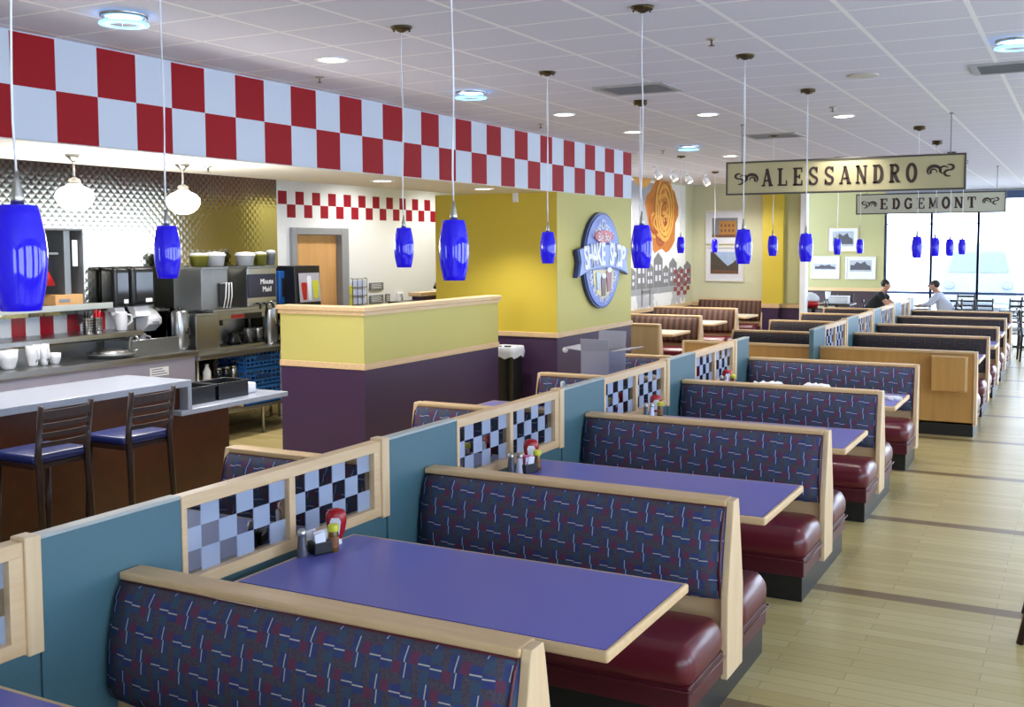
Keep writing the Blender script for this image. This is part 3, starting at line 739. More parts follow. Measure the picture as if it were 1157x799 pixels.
def ring(label, p):
    t = thing('ceiling_ring_light', label, 'ceiling light', (p[0], p[1], CZ), group='blue-rimmed ceiling lights')
    MB().lathe([(.125, 0), (.125, -.014), (.105, -.018), (.10, 0)], n=32, cap=False).build('trim_ring', M['nickel'], t)
    MB().lathe([(0, -.008), (.1, -.008), (.1, -.002), (0, -.002)], n=32).build('lamp_face', M['ring_glow'], t)
    MB().lathe([(.075, -.05), (.13, -.045), (.132, -.052), (.075, -.058), (.075, -.05)], n=36, cap=False).build('glass_ring', M['blue_ring'], t)
    for k in range(3):
        a = k*2.094+.4; MB().tube([(.1*math.cos(a), .1*math.sin(a), -.012), (.1*math.cos(a), .1*math.sin(a), -.052)], .003, 6).build('pin', M['nickel'], t)
    return t
rl = [((-4.625, 4.105, 3.337), 'blue-rimmed ceiling light nearest the camera, over the checkered band'), ((-4.467, 7.545, 3.337), 'blue-rimmed ceiling light beside the white lamp cord, above the middle of the checkered band'),
      ((-4.492, 13.068, 3.337), 'blue-rimmed ceiling light over the alcove entrance'), ((-0.361, 7.245, 3.337), 'blue-rimmed ceiling light at the upper right edge beside the grille')]
r0 = ring(rl[0][1], rl[0][0])
for p, l in rl[1:]: dup(r0, (p[0], p[1], CZ), label=l)
def vent(label, p, w=.6, d=.5):
    t = thing('ceiling_vent', label, 'vent', (p[0], p[1], CZ), group='ceiling vents')
    f = MB()
    for a, b, c, e in ((-w/2, w/2, -d/2, -d/2+.05), (-w/2, w/2, d/2-.05, d/2), (-w/2, -w/2+.05, -d/2+.05, d/2-.05), (w/2-.05, w/2, -d/2+.05, d/2-.05)): f.box(a, b, c, e, -.012, 0)
    f.build('frame', M['vent'], t)
    B(-w/2+.05, w/2-.05, -d/2+.05, d/2-.05, -.003, 0).build('backing', M['black'], t)
    s = MB()
    for i in range(9):
        y = -d/2+.07+i*(d-.14)/8; m0 = len(s.v); s.box(-w/2+.05, w/2-.05, -.014, .014, -.0015, .0015); rotated(s, Matrix.Translation((0, y, -.008)) @ Matrix.Rotation(R(28), 4, 'X'), m0)
    s.build('louvre_blade', M['vent'], t)
    return t
M['vent'] = plain('vent_enamel', '#a2a3a8', .5)
v0 = vent('large square ceiling vent between the pendant cords', (-3.186, 8.030, 3.337))
p = (-3.182, 12.288, 3.337); dup(v0, (p[0], p[1], CZ), label='ceiling vent above the left half of the large street-name sign')
p = (-0.417, 8.340, 3.337); dup(v0, (p[0], p[1], CZ), label='ceiling vent cut by the right edge of the photo')
sp_ = thing('ceiling_speaker', 'flat pale round speaker disc in the ceiling, right of the centre', 'speaker', (-1.460, 8.216, 3.337))
MB().lathe([(.115, 0), (.115, -.006), (.105, -.010), (0, -.010)], n=32).build('grille', plain('speaker_grille', '#c4c2ba', .6), sp_)
B(-.004, .004, -.004, .004, -.012, -.009).build('badge', M['nickel'], sp_)
def sprinkler(label, p, first={}):
    if first: return dup(first['s'], (p[0], p[1], p[2]), label=label)
    t = thing('ceiling_sprinkler', label, 'sprinkler', p, group='ceiling sprinklers'); first['s'] = t
    MB().lathe([(.035, 0), (.035, -.006), (.010, -.010), (.006, -.03), (0, -.03)], n=16).build('escutcheon', M['nickel'], t)
    MB().lathe([(.004, -.03), (.004, -.04), (.02, -.041), (.02, -.043), (0, -.043)], n=16).build('deflector', M['bronze'], t)
for p, l in (((-5.053, 6.319, 3.337), 'ceiling sprinkler below the nearest round downlight'), ((-2.019, 6.304, 3.337), 'ceiling sprinkler left of the canopy over the large sign'), ((-2.048, 10.004, 3.337), 'ceiling sprinkler above the right half of the large sign'),
             ((-5.011, 9.895, 3.337), 'ceiling sprinkler just above the checkered band'), ((-5.004, 13.511, 3.337), 'ceiling sprinkler by the alcove entrance'), ((-6.061, 6.191, 2.704), 'sprinkler under the soffit by the opal globe lamps')):
    sprinkler(l, p)
# track heads in the alcove
tr = [(-6.419, 16.991, 3.337), (-6.415, 17.765, 3.337), (-6.508, 18.834, 3.337), (-6.566, 20.049, 3.337)]
nm = ['small white spot lamp in the alcove, leftmost of four', 'small white spot lamp in the alcove, second from the left of four', 'small white spot lamp in the alcove, third from the left of four', 'small white spot lamp in the alcove, rightmost of four']
f0 = None
ys = [15.6, 17.0, 18.4, 19.8]
TP = [(-6.128, 16.219, 3.337), (-6.113, 16.929, 3.337), (-6.111, 17.684, 3.337), (-6.066, 18.523, 3.337)]
for p, l in zip(TP, nm):
    if f0: dup(f0, (p[0], p[1], CZ), label=l); continue
    f0 = thing('spot_lamp', l, 'spot lamp', (p[0], p[1], CZ), group='white spot lamps in the alcove')
    MB().lathe([(.05, 0), (.05, -.015), (.012, -.02), (.012, -.07)], n=16).build('mount', M['white_trim'], f0)
    h = MB().lathe([(.0, .0), (.04, .0), (.05, -.02), (.06, -.13), (.055, -.13), (.0, -.12)], n=18)
    rotated(h, Matrix.Translation((0, 0, -.075)) @ Matrix.Rotation(R(-32), 4, 'Y')); h.build('head', M['white_trim'], f0)
    g = MB().lathe([(0, -.128), (.052, -.128), (.052, -.124), (0, -.124)], n=18); rotated(g, Matrix.Translation((0, 0, -.075)) @ Matrix.Rotation(R(-32), 4, 'Y')); g.build('lamp_face', M['track_glow'], f0)
# opal schoolhouse lamps over the bar
def opal(label, p, first={}):
    if first: return dup(first['o'], p, label=label)
    t = thing('opal_globe_lamp', label, 'pendant lamp', p, group='opal globe lamps'); first['o'] = t
    MB().lathe([(.055, 0), (.055, -.012), (.03, -.03), (.012, -.05), (.012, -.06)], n=20).build('canopy', M['nickel'], t)
    MB().tube([(0, 0, -.05), (0, 0, -.20)], .007, 10).build('stem', M['nickel'], t)
    MB().lathe([(.012, -.155), (.038, -.17), (.045, -.195), (.043, -.215)], n=24).build('gallery', M['nickel'], t)
    MB().lathe([(.04, -.195), (.05, -.21), (.098, -.232), (.122, -.262), (.124, -.298), (.104, -.338), (.07, -.366), (.03, -.38), (0, -.382)], n=32).build('globe', M['globe'], t)
opal('lit opal globe lamp over the bar, the left one', (-6.050, 4.925, 2.695)[:2] + (2.704,))
opal('lit opal globe lamp over the bar, the right one', (-6.050, 5.911, 2.713)[:2] + (2.704,))
# white sensor on the golden wall
sn = thing('motion_detector', 'small white box high on the golden wall beside the half wall', 'sensor', (-6.049, 11.280, 2.663))
B(-.035, .035, -.03, 0, -.07, .07, .008).build('case', M['white'], sn); MB().ell((0, -.028, -.03), .024, .02, .024, 12, 8).build('lens', M['paper'], sn)

# ------------------------------------------------------------------ slab-serif lettering for the street-name signs
def stroke(mb, pts, w, d):
    """constant-width flat stroke in XZ, with mitred joints"""
    n = len(pts); Lf = []; Rt = []
    for i, p in enumerate(pts):
        a = pts[max(i-1, 0)]; b = pts[min(i+1, n-1)]
        t = Vector((b[0]-a[0], b[1]-a[1])).normalized(); nn = Vector((-t.y, t.x))
        ww = (w[i] if isinstance(w, list) else w)/2
        Lf.append((p[0]+nn.x*ww, p[1]+nn.y*ww)); Rt.append((p[0]-nn.x*ww, p[1]-nn.y*ww))
    for i in range(n-1):
        q = [Lf[i], Lf[i+1], Rt[i+1], Rt[i]]
        vs = [(x, -d, z) for x, z in q] + [(x, 0, z) for x, z in q]
        mb.add(vs, [(0,1,2,3), (7,6,5,4), (0,4,5,1), (1,5,6,2), (2,6,7,3), (3,7,4,0)])
def arc(cx, cz, rx, rz, a0, a1, n=14): return [(cx+rx*math.cos(R(a0+(a1-a0)*i/n)), cz+rz*math.sin(R(a0+(a1-a0)*i/n))) for i in range(n+1)]
def glyph(mb, ch, ox, oz, W, Hh, d):
    T = .30*W; t = .14*W; sh = .10*Hh
    P = lambda pts: [(ox+x*W, oz+z*Hh) for x, z in pts]
    S = lambda pts, w: stroke(mb, P(pts), w, d)
    def ser(x, z, w=.46): S([(x-w/2, z), (x+w/2, z)], sh)
    b, tp = .045, .955
    if ch == 'A': S([(.12,0),(.46,1)], t*1.1); S([(.46,1),(.86,0)], T); S([(.24,.32),(.74,.32)], sh); ser(.12,b,.36); ser(.86,b,.44)
    elif ch == 'L': S([(.27,0),(.27,1)], T); ser(.27,tp,.54); S([(.02,b),(.95,b)], sh); S([(.90,0),(.90,.3)], t)
    elif ch == 'E': S([(.27,0),(.27,1)], T); S([(.02,b),(.95,b)], sh); S([(.02,tp),(.92,tp)], sh); S([(.27,.5),(.68,.5)], sh); S([(.90,0),(.90,.28)], t); S([(.87,1),(.87,.74)], t); S([(.66,.38),(.66,.62)], t)
    elif ch == 'S':
        S(arc(.5,.74,.32,.22,20,180,12)[0:]+arc(.5,.74,.32,.22,180,235,4)[1:]+[(.62,.44)]+arc(.5,.26,.34,.22,50,0,5)[1:]+arc(.5,.26,.34,.22,0,-165,12)[1:], T*.8)
        S([(.83,1),(.83,.68)], t); S([(.15,0),(.15,.32)], t)
    elif ch == 'N': S([(.16,0),(.16,1)], t*1.2); S([(.14,1),(.84,0)], T); S([(.84,0),(.84,1)], t*1.2); ser(.16,b,.4); ser(.13,tp,.34); ser(.84,tp,.4)
    elif ch == 'D': S([(.25,0),(.25,1)], T); S([(.02,b),(.5,b)], sh); S([(.02,tp),(.5,tp)], sh); S(arc(.46,.5,.40,.455,90,-90,16), T)
    elif ch == 'R': S([(.25,0),(.25,1)], T); S([(.02,tp),(.5,tp)], sh); ser(.25,b,.5); S(arc(.46,.735,.33,.22,90,-90,12), T*.9); S([(.25,.51),(.5,.51)], sh); S([(.48,.5),(.78,.06)], T); ser(.86,b,.3)
    elif ch == 'O': S(arc(.5,.5,.37,.46,0,360,28), T)
    elif ch == 'G': S(arc(.5,.5,.37,.455,40,340,24), T*.9); S([(.84,.06),(.84,.46)], T*.8); ser(.80,.46,.42); S([(.85,.98),(.85,.70)], t)
    elif ch == 'M': S([(.10,0),(.10,1)], t*1.1); S([(.10,1),(.46,.12)], T*.8); S([(.46,.12),(.84,1)], t); S([(.87,0),(.87,1)], T*.9); ser(.10,b,.3); ser(.87,b,.36); ser(.08,tp,.26); ser(.90,tp,.3)
    elif ch == 'T': S([(.5,0),(.5,1)], T); S([(.04,tp),(.96,tp)], sh); ser(.5,b,.5); S([(.08,1),(.08,.70)], t); S([(.92,1),(.92,.70)], t)
def flourish(cx, cz, s, flip, d):
    mb = MB(); f = -1 if flip else 1
    Q = lambda pts: [(cx+f*x*s, cz+z*s) for x, z in pts]
    a = arc(.52,-.02,.42,.34,200,-40,18); stroke(mb, Q(a), [.05*s+.17*s*math.sin(math.pi*i/(len(a)-1)) for i in range(len(a))], d)
    a = arc(.56,-.06,.2,.18,-40,200,12); stroke(mb, Q(a), [.13*s*(1-i/len(a))+.04*s for i in range(len(a))], d)
    a = arc(-.42,.22,.26,.18,60,290,12); stroke(mb, Q(a), [.06*s+.11*s*math.sin(math.pi*i/(len(a)-1)) for i in range(len(a))], d)
    a = arc(-.40,-.16,.28,.2,120,-110,12); stroke(mb, Q(a), [.06*s+.11*s*math.sin(math.pi*i/(len(a)-1)) for i in range(len(a))], d)
    a = arc(-.1,.05,.28,.24,-90,150,14); stroke(mb, Q(a), [.05*s+.09*s*math.sin(math.pi*i/(len(a)-1)) for i in range(len(a))], d)
    return mb
M['sign_face'] = plain('cream_sign_face', '#b6ae86', .5, var=.05, scale=3); M['sign_face_pale'] = plain('pale_sign_face', '#c3c4b0', .5, var=.05, scale=3)
M['sign_edge'] = plain('dark_sign_frame', '#45423c', .4); M['sign_ink'] = plain('dark_brown_lettering', '#3a2b24', .6)
def street_sign(name, label, word, c00, c10, c11, c01, face, rods):
    # c00 lower left, c10 lower right, c11 upper right, c01 upper left (world points in one vertical plane)
    y = c00[1]; x0 = (c00[0]+c01[0])/2; x1 = (c10[0]+c11[0])/2; z0 = (c00[2]+c10[2])/2; z1 = (c01[2]+c11[2])/2
    w, h = x1-x0, z1-z0
    t = thing(name, label, 'hanging sign', (x0, y, z0))
    B(.006, w-.006, -.018, .018, .006, h-.006).build('board', M[face], t)
    f = MB(); e = .018
    f.box(0, w, -.028, .028, 0, e, .003).box(0, w, -.028, .028, h-e, h, .003).box(0, e, -.028, .028, e, h-e, .003).box(w-e, w, -.028, .028, e, h-e, .003)
    f.build('frame', M['sign_edge'], t)
    n = len(word); lh = h*.52; u0, u1 = .155*w, .825*w; step = (u1-u0)/n
    for i, ch in enumerate(word):
        mb = MB(); glyph(mb, ch, u0+step*(i+.14), h*.5-lh/2, step*.66, lh, .004); move(mb, 0, -.018, 0).build('letter', M['sign_ink'], t)
    s = h*.42
    move(flourish(.085*w, h*.47, s, False, .004), 0, -.018, 0).build('scroll', M['sign_ink'], t)
    move(flourish(.91*w, h*.53, s, True, .004), 0, -.018, 0).build('scroll', M['sign_ink'], t)
    for rx in rods:
        MB().tube([(rx-x0, 0, h-.005), (rx-x0, 0, CZ-z0)], .006, 8).build('rod', M['grey'], t)
        MB().lathe([(.02, CZ-z0-.012), (.02, CZ-z0)], (rx-x0, 0, 0), 14).build('rod_cap', M['grey'], t)
    return t
Y1 = 11.0; Y2 = 15.2
street_sign('street_sign', 'large cream hanging sign lettered ALESSANDRO in dark slab letters', 'ALESSANDRO', (-3.352, 11.000, 2.610), (-0.977, 11.000, 2.584), (-0.985, 11.000, 2.931), (-3.355, 11.000, 2.962), 'sign_face', ((-3.189, 11.000, 3.159)[0], (-1.127, 11.000, 3.060)[0]))
street_sign('street_sign', 'smaller pale hanging sign lettered EDGEMONT, behind the large one', 'EDGEMONT', (-3.475, 19.000, 2.597), (-1.101, 19.000, 2.564), (-1.110, 19.000, 2.909), (-3.495, 19.000, 2.949), 'sign_face_pale', ((-3.304, 19.000, 3.073)[0], (-1.248, 19.000, 3.157)[0]))

# ------------------------------------------------------------------ oval shake shop sign on the golden wall (faces +x)
M['sg_rim'] = plain('navy_sign_rim', '#26366f', .4); M['sg_blue'] = plain('cornflower_sign', '#5a72c4', .4, var=.03); M['sg_light'] = plain('pale_cornflower', '#7d93d8', .4)
M['sg_white'] = plain('sign_white', '#eef0f6', .5, var=.01); M['sg_red'] = plain('sign_red', '#b92838', .4); M['sg_cream'] = plain('sign_cream', '#d8cfa2', .5); M['sg_choc'] = plain('shake_brown', '#5a2f24', .4); M['sg_pink'] = plain('shake_rose', '#8c4048', .4)
M['sg_glass'] = plain('shake_glass', '#6e7c96', .2)
pt, pb, pl_, pr_ = (-5.500, 12.464, 2.492), (-5.500, 12.381, 1.258), (-5.500, 11.690, 1.827), (-5.500, 13.326, 1.844)
cy, cz = (pl_[1]+pr_[1])/2, (pt[2]+pb[2])/2
HZ2 = (pt[2]-pb[2])/2; WB = (pr_[1]-pl_[1])/2
sg = thing('oval_sign', 'oval blue SHAKE SHOP sign with a banner on the golden wall', 'sign', (CX1, cy, cz), R(90))
# local x runs along the wall to the right, -y out of the wall
def oval(rx, rz, n=48): return [(rx*math.cos(2*math.pi*i/n), rz*math.sin(2*math.pi*i/n)) for i in range(n)]
ow = WB*.72
MB().prism(oval(ow, HZ2), 'y', -.05, -.001).build('backing', M['sg_rim'], sg)
MB().prism(oval(ow*.93, HZ2*.955), 'y', -.062, -.05).build('oval_panel', M['sg_blue'], sg)
# banner: arched ribbon with notched ends
zb = .05*HZ2; bh = .25*HZ2; up = []; lo = []
for i in range(17):
    u = -1+2*i/16; ar = .13*HZ2*(1-u*u); up.append((u*WB*.98, zb+bh+ar*.8-.07*HZ2)); lo.append((u*WB*.98, zb-bh+ar*1.35-.13*HZ2))
poly = lo + [(WB*.90, zb-.05)] + up[::-1] + [(-WB*.90, zb-.05)]
MB().prism([(x*1.02, z) for x, z in poly], 'y', -.075, -.02).build('banner_edge', M['sg_rim'], sg)
MB().prism([(x*.97, zb+(z-zb)*.93+.008) for x, z in poly], 'y', -.088, -.075).build('banner', M['sg_light'], sg)
def arc_text(body, size, rx, rz, a0, a1, y, sx=.8, inward=False):
    mb = MB(); n = len(body)
    for i, ch in enumerate(body):
        if ch == ' ': continue
        a = R(a0+(a1-a0)*(i+.5)/n); g = text_mb(ch, size, .006, sx)
        x, z = rx*math.cos(a), rz*math.sin(a); tx, tz = -rx*math.sin(a), rz*math.cos(a)
        ang = math.atan2(tz, tx)+(math.pi if a1 < a0 else 0)
        mb = join(mb, move(g, x, y, z, ry=-ang))
    return mb
arc_text('Hand-Dipped', .17, ow*.66, HZ2*.74, 138, 42, -.064).build('lettering', M['sg_white'], sg)
MB().prism([(x, z+.50*HZ2) for x, z in oval(ow*.50, HZ2*.13)], 'y', -.082, -.06).build('red_oval', M['sg_red'], sg)
move(text_mb('Big Boy', .15, .006, .9), 0, -.084, .50*HZ2-.01).build('lettering', M['sg_white'], sg)
tx = MB(); body = 'SHAKE SHOP'; n = len(body)
for i, ch in enumerate(body):
    if ch == ' ': continue
    u = -1+2*(i+.5)/n; g = text_mb(ch, .40, .012, .60, bold=.012)
    tx = join(tx, move(g, u*WB*.80, -.090, zb+.085*HZ2*(1-u*u)*1.1-.02, ry=u*.22))
tx.build('banner_lettering', M['sg_white'], sg)
sh = [(-.56*ow, -.02), (.56*ow, -.02), (.54*ow, -.30*HZ2), (.36*ow, -.52*HZ2), (0, -.63*HZ2), (-.36*ow, -.52*HZ2), (-.54*ow, -.30*HZ2)]
MB().prism([(x, z-.16*HZ2) for x, z in sh], 'y', -.070, -.06).build('cream_panel', M['sg_cream'], sg)
for i, (gx, gw, gt_, gb, mt) in enumerate(((-.30, .13, -.24, -.60, 'sg_glass'), (-.02, .15, -.34, -.74, 'sg_choc'), (.28, .15, -.22, -.66, 'sg_pink'))):
    g = MB().prism([((gx-gw)*ow, gt_*HZ2), ((gx+gw)*ow, gt_*HZ2), ((gx+gw*.62)*ow, gb*HZ2), ((gx-gw*.62)*ow, gb*HZ2)], 'y', -.078, -.07).build('shake_glass', M[mt], sg)
    if i: MB().prism([(gx*ow+x, (gt_+.02)*HZ2+z) for x, z in oval(gw*.8*ow, .055*HZ2, 16)], 'y', -.084, -.07).build('cream_top', M['sg_white'], g)
arc_text('Made In A Time Just For You!', .14, ow*.72, HZ2*.80, 196, 344, -.064, .8).build('lettering', M['sg_white'], sg)

# ------------------------------------------------------------------ framed pictures
def picture(label, c0, c1, inner, art, mat_frame, y):
    """c0 lower-left, c1 upper-right on the wall plane y"""
    w, h = c1[0]-c0[0], c1[2]-c0[2]
    t = thing('framed_picture', label, 'picture', (c0[0], y, c0[2])); e = .04
    B(e*.5, w-e*.5, -.014, -.002, e*.5, h-e*.5).build('mount', M['mat_board'], t)
    f = MB().box(0, w, -.03, -.001, 0, e, .004).box(0, w, -.03, -.001, h-e, h, .004).box(0, e, -.03, -.001, e, h-e, .004).box(w-e, w, -.03, -.001, e, h-e, .004)
    f.build('frame', M[mat_frame], t)
    a, b, c, d = inner
    art(t, a*w, b*w, c*h, d*h)
    return t
M['mat_board'] = plain('white_mount_board', '#d6d8e2', .7, var=.01); M['frame_pale'] = plain('pale_frame', '#d5d2cc', .4); M['frame_gold'] = plain('gold_frame', '#b8a978', .4)
def pm(name, c): return plain(name, c, .6, var=.22, scale=22)
M['p_sky'] = pm('picture_sky', '#9fb4d6'); M['p_dark'] = pm('picture_foliage', '#4a4238'); M['p_amber'] = pm('picture_amber', '#a8763a'); M['p_mid'] = pm('picture_bluegrey', '#76787f'); M['p_brown'] = pm('picture_brown', '#6b4a38'); M['p_grey'] = pm('picture_grey', '#a9adb8'); M['p_char'] = pm('picture_charcoal', '#4c4c55')
def art_amber(t, a, b, c, d):
    B(a, b, -.017, -.013, c, d).build('print', M['p_mid'], t)
    g = MB().box(a+(b-a)*.28, b-(b-a)*.06, -.020, -.017, c+(d-c)*.14, d-(d-c)*.16); g.build('printed_building', M['p_amber'], t)
    MB().box(a, b, -.0195, -.017, c, c+(d-c)*.14).build('printed_ground', M['p_brown'], t)
    q = MB()
    for i in range(4):
        for j in range(2): q.box(a+(b-a)*(.34+.15*i), a+(b-a)*(.41+.15*i), -.0215, -.02, c+(d-c)*(.28+.26*j), c+(d-c)*(.42+.26*j))
    q.build('printed_window', M['p_brown'], t)
def art_land(t, a, b, c, d):
    w, h = b-a, d-c
    B(a, b, -.017, -.013, c, d).build('print', M['p_sky'], t)
    MB().prism([(a, c), (b, c), (b, c+.75*h), (a+.8*w, c+.5*h), (a+.62*w, c+.36*h), (a+.45*w, c+.55*h), (a+.25*w, c+.8*h), (a+.1*w, d), (a, d)], 'y', -.0195, -.017).build('printed_trees', M['p_dark'], t)
    MB().prism([(a, c), (b, c), (b, c+.14*h), (a, c+.2*h)], 'y', -.021, -.0195).build('printed_ground', M['p_brown'], t)
def art_bw(t, a, b, c, d):
    w, h = b-a, d-c
    B(a, b, -.017, -.013, c, d).build('print', M['p_grey'], t)
    MB().prism([(a+.03*w, c+.15*h), (b-.03*w, c+.15*h), (b-.05*w, c+.5*h), (a+.78*w, c+.62*h), (a+.7*w, c+.9*h), (a+.5*w, c+.7*h), (a+.33*w, c+.86*h), (a+.2*w, c+.55*h), (a+.05*w, c+.6*h)], 'y', -.0195, -.017).build('printed_buildings', M['p_char'], t)
picture('white-framed picture of an amber building on the alcove end wall, upper of two', (-7.176, 22.000, 2.079), (-6.330, 22.000, 2.792), (.18, .84, .20, .78), art_amber, 'frame_pale', NY)
picture('white-framed landscape picture with dark trees on the alcove end wall, lower of two', (-7.170, 22.000, 1.280), (-6.322, 22.000, 2.038), (.14, .86, .22, .84), art_land, 'frame_pale', NY)
picture('black and white picture in a gold frame on the far olive wall, top of three', (-5.663, 27.000, 1.857), (-4.880, 27.000, 2.498), (.18, .84, .24, .82), art_bw, 'frame_gold', FY)
picture('black and white picture on the far olive wall, lower left of three', (-6.048, 27.000, 1.200), (-5.337, 27.000, 1.769), (.12, .88, .40, .66), art_bw, 'frame_pale', FY)
picture('black and white picture on the far olive wall, lower right of three', (-5.199, 27.000, 1.199), (-4.468, 27.000, 1.759), (.14, .86, .34, .84), art_bw, 'frame_pale', FY)

# ------------------------------------------------------------------ mural of curly fries over an old street
mu = thing('mural', 'tall wall mural of orange curly fries over a grey street scene', 'mural', (NX, 13.7, nt), R(90))
def mp(px): return px
y0m, y1m = 13.75, (-7.460, 21.551, 2.380)[1]-.05; wm = y1m-13.7; hm = CZ-.03-nt
q = NT('mural_ground'); x, y, z = q.coord()
nz = q.noise(1.6, 5, q.tc, .65)
lowf = q.math('MULTIPLY', q.math('GREATER_THAN', nz, .50), q.math('LESS_THAN', z, .62))
q.set(Base_Color=q.mix(lowf, lin('#e4e5e4'), lin('#b4b6b9')), Roughness=.5)
B(.05, wm, -.006, 0, 0, hm).build('panel', q.mat, mu)
MUR = lambda p: (p[1]-13.7, p[2]-nt)
M['fry'] = plain('fries_orange', '#b8702c', .5, var=.25, scale=6); M['fry2'] = plain('fries_light', '#d9a04c', .5, var=.2, scale=6); M['fry3'] = plain('fries_red', '#9a4a28', .5, var=.2, scale=6)
M['m_grey'] = plain('mural_grey', '#9a9ca1', .6, var=.2, scale=3); M['m_dark'] = plain('mural_dark', '#77777b', .6, var=.2, scale=3); M['m_red'] = plain('mural_maroon', '#8c3a3f', .6)
fc = MUR((-7.460, 20.101, 2.718)); ft_ = MUR((-7.460, 20.093, 3.385)); fl = MUR((-7.460, 19.182, 2.525)); fr_ = MUR((-7.460, 21.155, 2.652))
rx_, rz_ = (fr_[0]-fl[0])/2, (ft_[1]-fc[1])
body = []
for i in range(28):
    a = 2*math.pi*i/28; k = 1+.09*math.sin(5*a)+.05*math.sin(9*a+1)
    body.append((fc[0]+rx_*k*math.cos(a)*.9, fc[1]-.05+rz_*1.15*k*math.sin(a)))
MB().prism(body, 'y', -.010, -.006).build('fries_heap', M['fry'], mu)
rnd = random.Random(3)
for i in range(24):
    a = rnd.uniform(0, 6.28); rr_ = rnd.uniform(.35, .9); cx_ = fc[0]+rx_*rr_*math.cos(a)*.6; cz_ = fc[1]-.05+rz_*rr_*math.sin(a)*.75; r1 = rnd.uniform(.18, .34); r2 = r1*rnd.uniform(1.0, 1.5); a0 = rnd.uniform(0, 360)
    mb = MB(); stroke(mb, arc(cx_, cz_, r1, r2*.55, a0, a0+rnd.uniform(180, 330), 18), .055, .003)
    move(mb, 0, -.010-.0004*i, 0).build('curly_fry', M[('fry2', 'fry3', 'fry2', 'fry')[i % 4]], mu)
c_ = MUR((-7.460, 20.202, 2.791)); mb = MB()
for k in range(3): stroke(mb, arc(c_[0], c_[1]-.03*k, .5-.12*k, .62-.14*k, 200-30*k, 560-40*k, 28), .085, .003)
move(mb, 0, -.021, 0).build('fry_spiral', M['fry2'], mu)
# drink glass at the left, street buildings at the bottom, lamp post and checkered cloth
g0 = MUR((-7.460, 18.905, 2.520)); MB().prism([(g0[0]-.55, g0[1]+.75), (g0[0]+.75, g0[1]+.75), (g0[0]+.45, g0[1]-.25), (g0[0]-.3, g0[1]-.25)], 'y', -.0095, -.006).build('tall_glass', M['m_grey'], mu)
MB().prism([(g0[0]+.1+x, g0[1]+.9+z) for x, z in oval(.5, .26, 20)], 'y', -.0105, -.006).build('glass_froth', M['fry2'], mu)
bt_ = MUR((-7.460, 19.967, 1.448))
for dx_, w2_, h2_ in ((-1.7, .42, .42), (-1.25, .5, .62), (-.72, .36, .5), (-.34, .5, .7), (.18, .34, .44), (.54, .46, .58), (1.02, .4, .40), (1.44, .46, .5)):
    x_ = bt_[0]+dx_; z_ = bt_[1]-.22; bs = MB().prism([(x_, z_), (x_+w2_, z_), (x_+w2_, z_+h2_*.8), (x_+w2_*.5, z_+h2_), (x_, z_+h2_*.8)], 'y', -.009, -.006)
    for k_ in range(2):
        for l_ in range(2): bs.box(x_+w2_*(.18+.4*k_), x_+w2_*(.40+.4*k_), -.0098, -.009, z_+h2_*(.18+.3*l_), z_+h2_*(.34+.3*l_), m=1)
    bs.build('street_building', [M['m_dark'], M['mat_board']], mu)
MB().box(.1, wm-.1, -.0085, -.006, bt_[1]-.34, bt_[1]-.22).build('street_kerb', M['m_grey'], mu)
lp = MUR((-7.460, 19.100, 1.336)); MB().box(lp[0]-.12, lp[0]-.07, -.0115, -.006, .05, lp[1]+.55).box(lp[0]+.3, lp[0]+.35, -.0115, -.006, .05, lp[1]+.55).box(lp[0]-.12, lp[0]+.35, -.0115, -.006, lp[1]-.2, lp[1]-.15).build('street_post', M['m_dark'], mu)
ck = MUR((-7.460, 21.236, 1.171)); qk = MB(); qz0 = (-7.460, 21.350, 1.017)[2]-nt
for i in range(5):
    for j in range(6):
        if (i+j) % 2: qk.box(ck[0]-.45+i*.2, ck[0]-.25+i*.2, -.010, -.006, qz0+j*.09, qz0+.09+j*.09)
qk.build('checkered_cloth', M['m_red'], mu)

# ------------------------------------------------------------------ front bar
bar = thing('bar_counter', 'long bar with a brown mottled front under the grey stone top', 'counter', (-5.93, 3.0, 0))
BX = -5.93; BY0 = 1.2; BY1 = 5.83
BYE = 6.30
MB().box(-.55, -.08, BY0-3, BYE-3, .1, .83).box(-.55, -.08, BY0-3, 5.78-3, .83, 1.02).build('front_panel', M['barfront'], bar)
B(-.50, -.12, BY0-3, BYE-3-.03, 0, .1).build('kick_board', M['kick'], bar)
ct = thing('stone_counter', 'pale grey stone bar top stepping down at its right end', 'countertop', (-5.93, 3.0, 0))
MB().box(-.70, 0, BY0-3, BY1-3, 1.02, 1.07, .004).box(-.70, 0, BY1-3-.04, BY1-3, .8455, 1.02, .004).build('slab', M['quartz'], ct)
B(-.58, 0, BY1-3-.11, 6.93-3, .805, .845, .004).build('lower_slab', M['quartz'], ct)
LZ = .8455
def bus_tub(label, loc, rz):
    t = thing('bus_tub', label, 'tub', loc, rz, 'black bus tubs')
    w, d, h = .26, .34, .13; mb = MB()
    for a, b, c, e in ((-w/2, w/2, -d/2, -d/2+.01), (-w/2, w/2, d/2-.01, d/2), (-w/2, -w/2+.01, -d/2+.01, d/2-.01), (w/2-.01, w/2, -d/2+.01, d/2-.01)): mb.box(a, b, c, e, 0, h)
    mb.box(-w/2, w/2, -d/2, d/2, 0, .008); mb.build('body', M['black'], t)
    r = MB()
    for a, b, c, e in ((-w/2-.015, w/2+.015, -d/2-.015, -d/2+.004), (-w/2-.015, w/2+.015, d/2-.004, d/2+.015), (-w/2-.015, -w/2+.004, -d/2, d/2), (w/2-.004, w/2+.015, -d/2, d/2)): r.box(a, b, c, e, h-.012, h+.004, .003)
    r.build('rim', M['black'], t); return t
p0 = (-6.305, 6.289, 0.845); p1 = (-6.373, 6.603, 0.845)
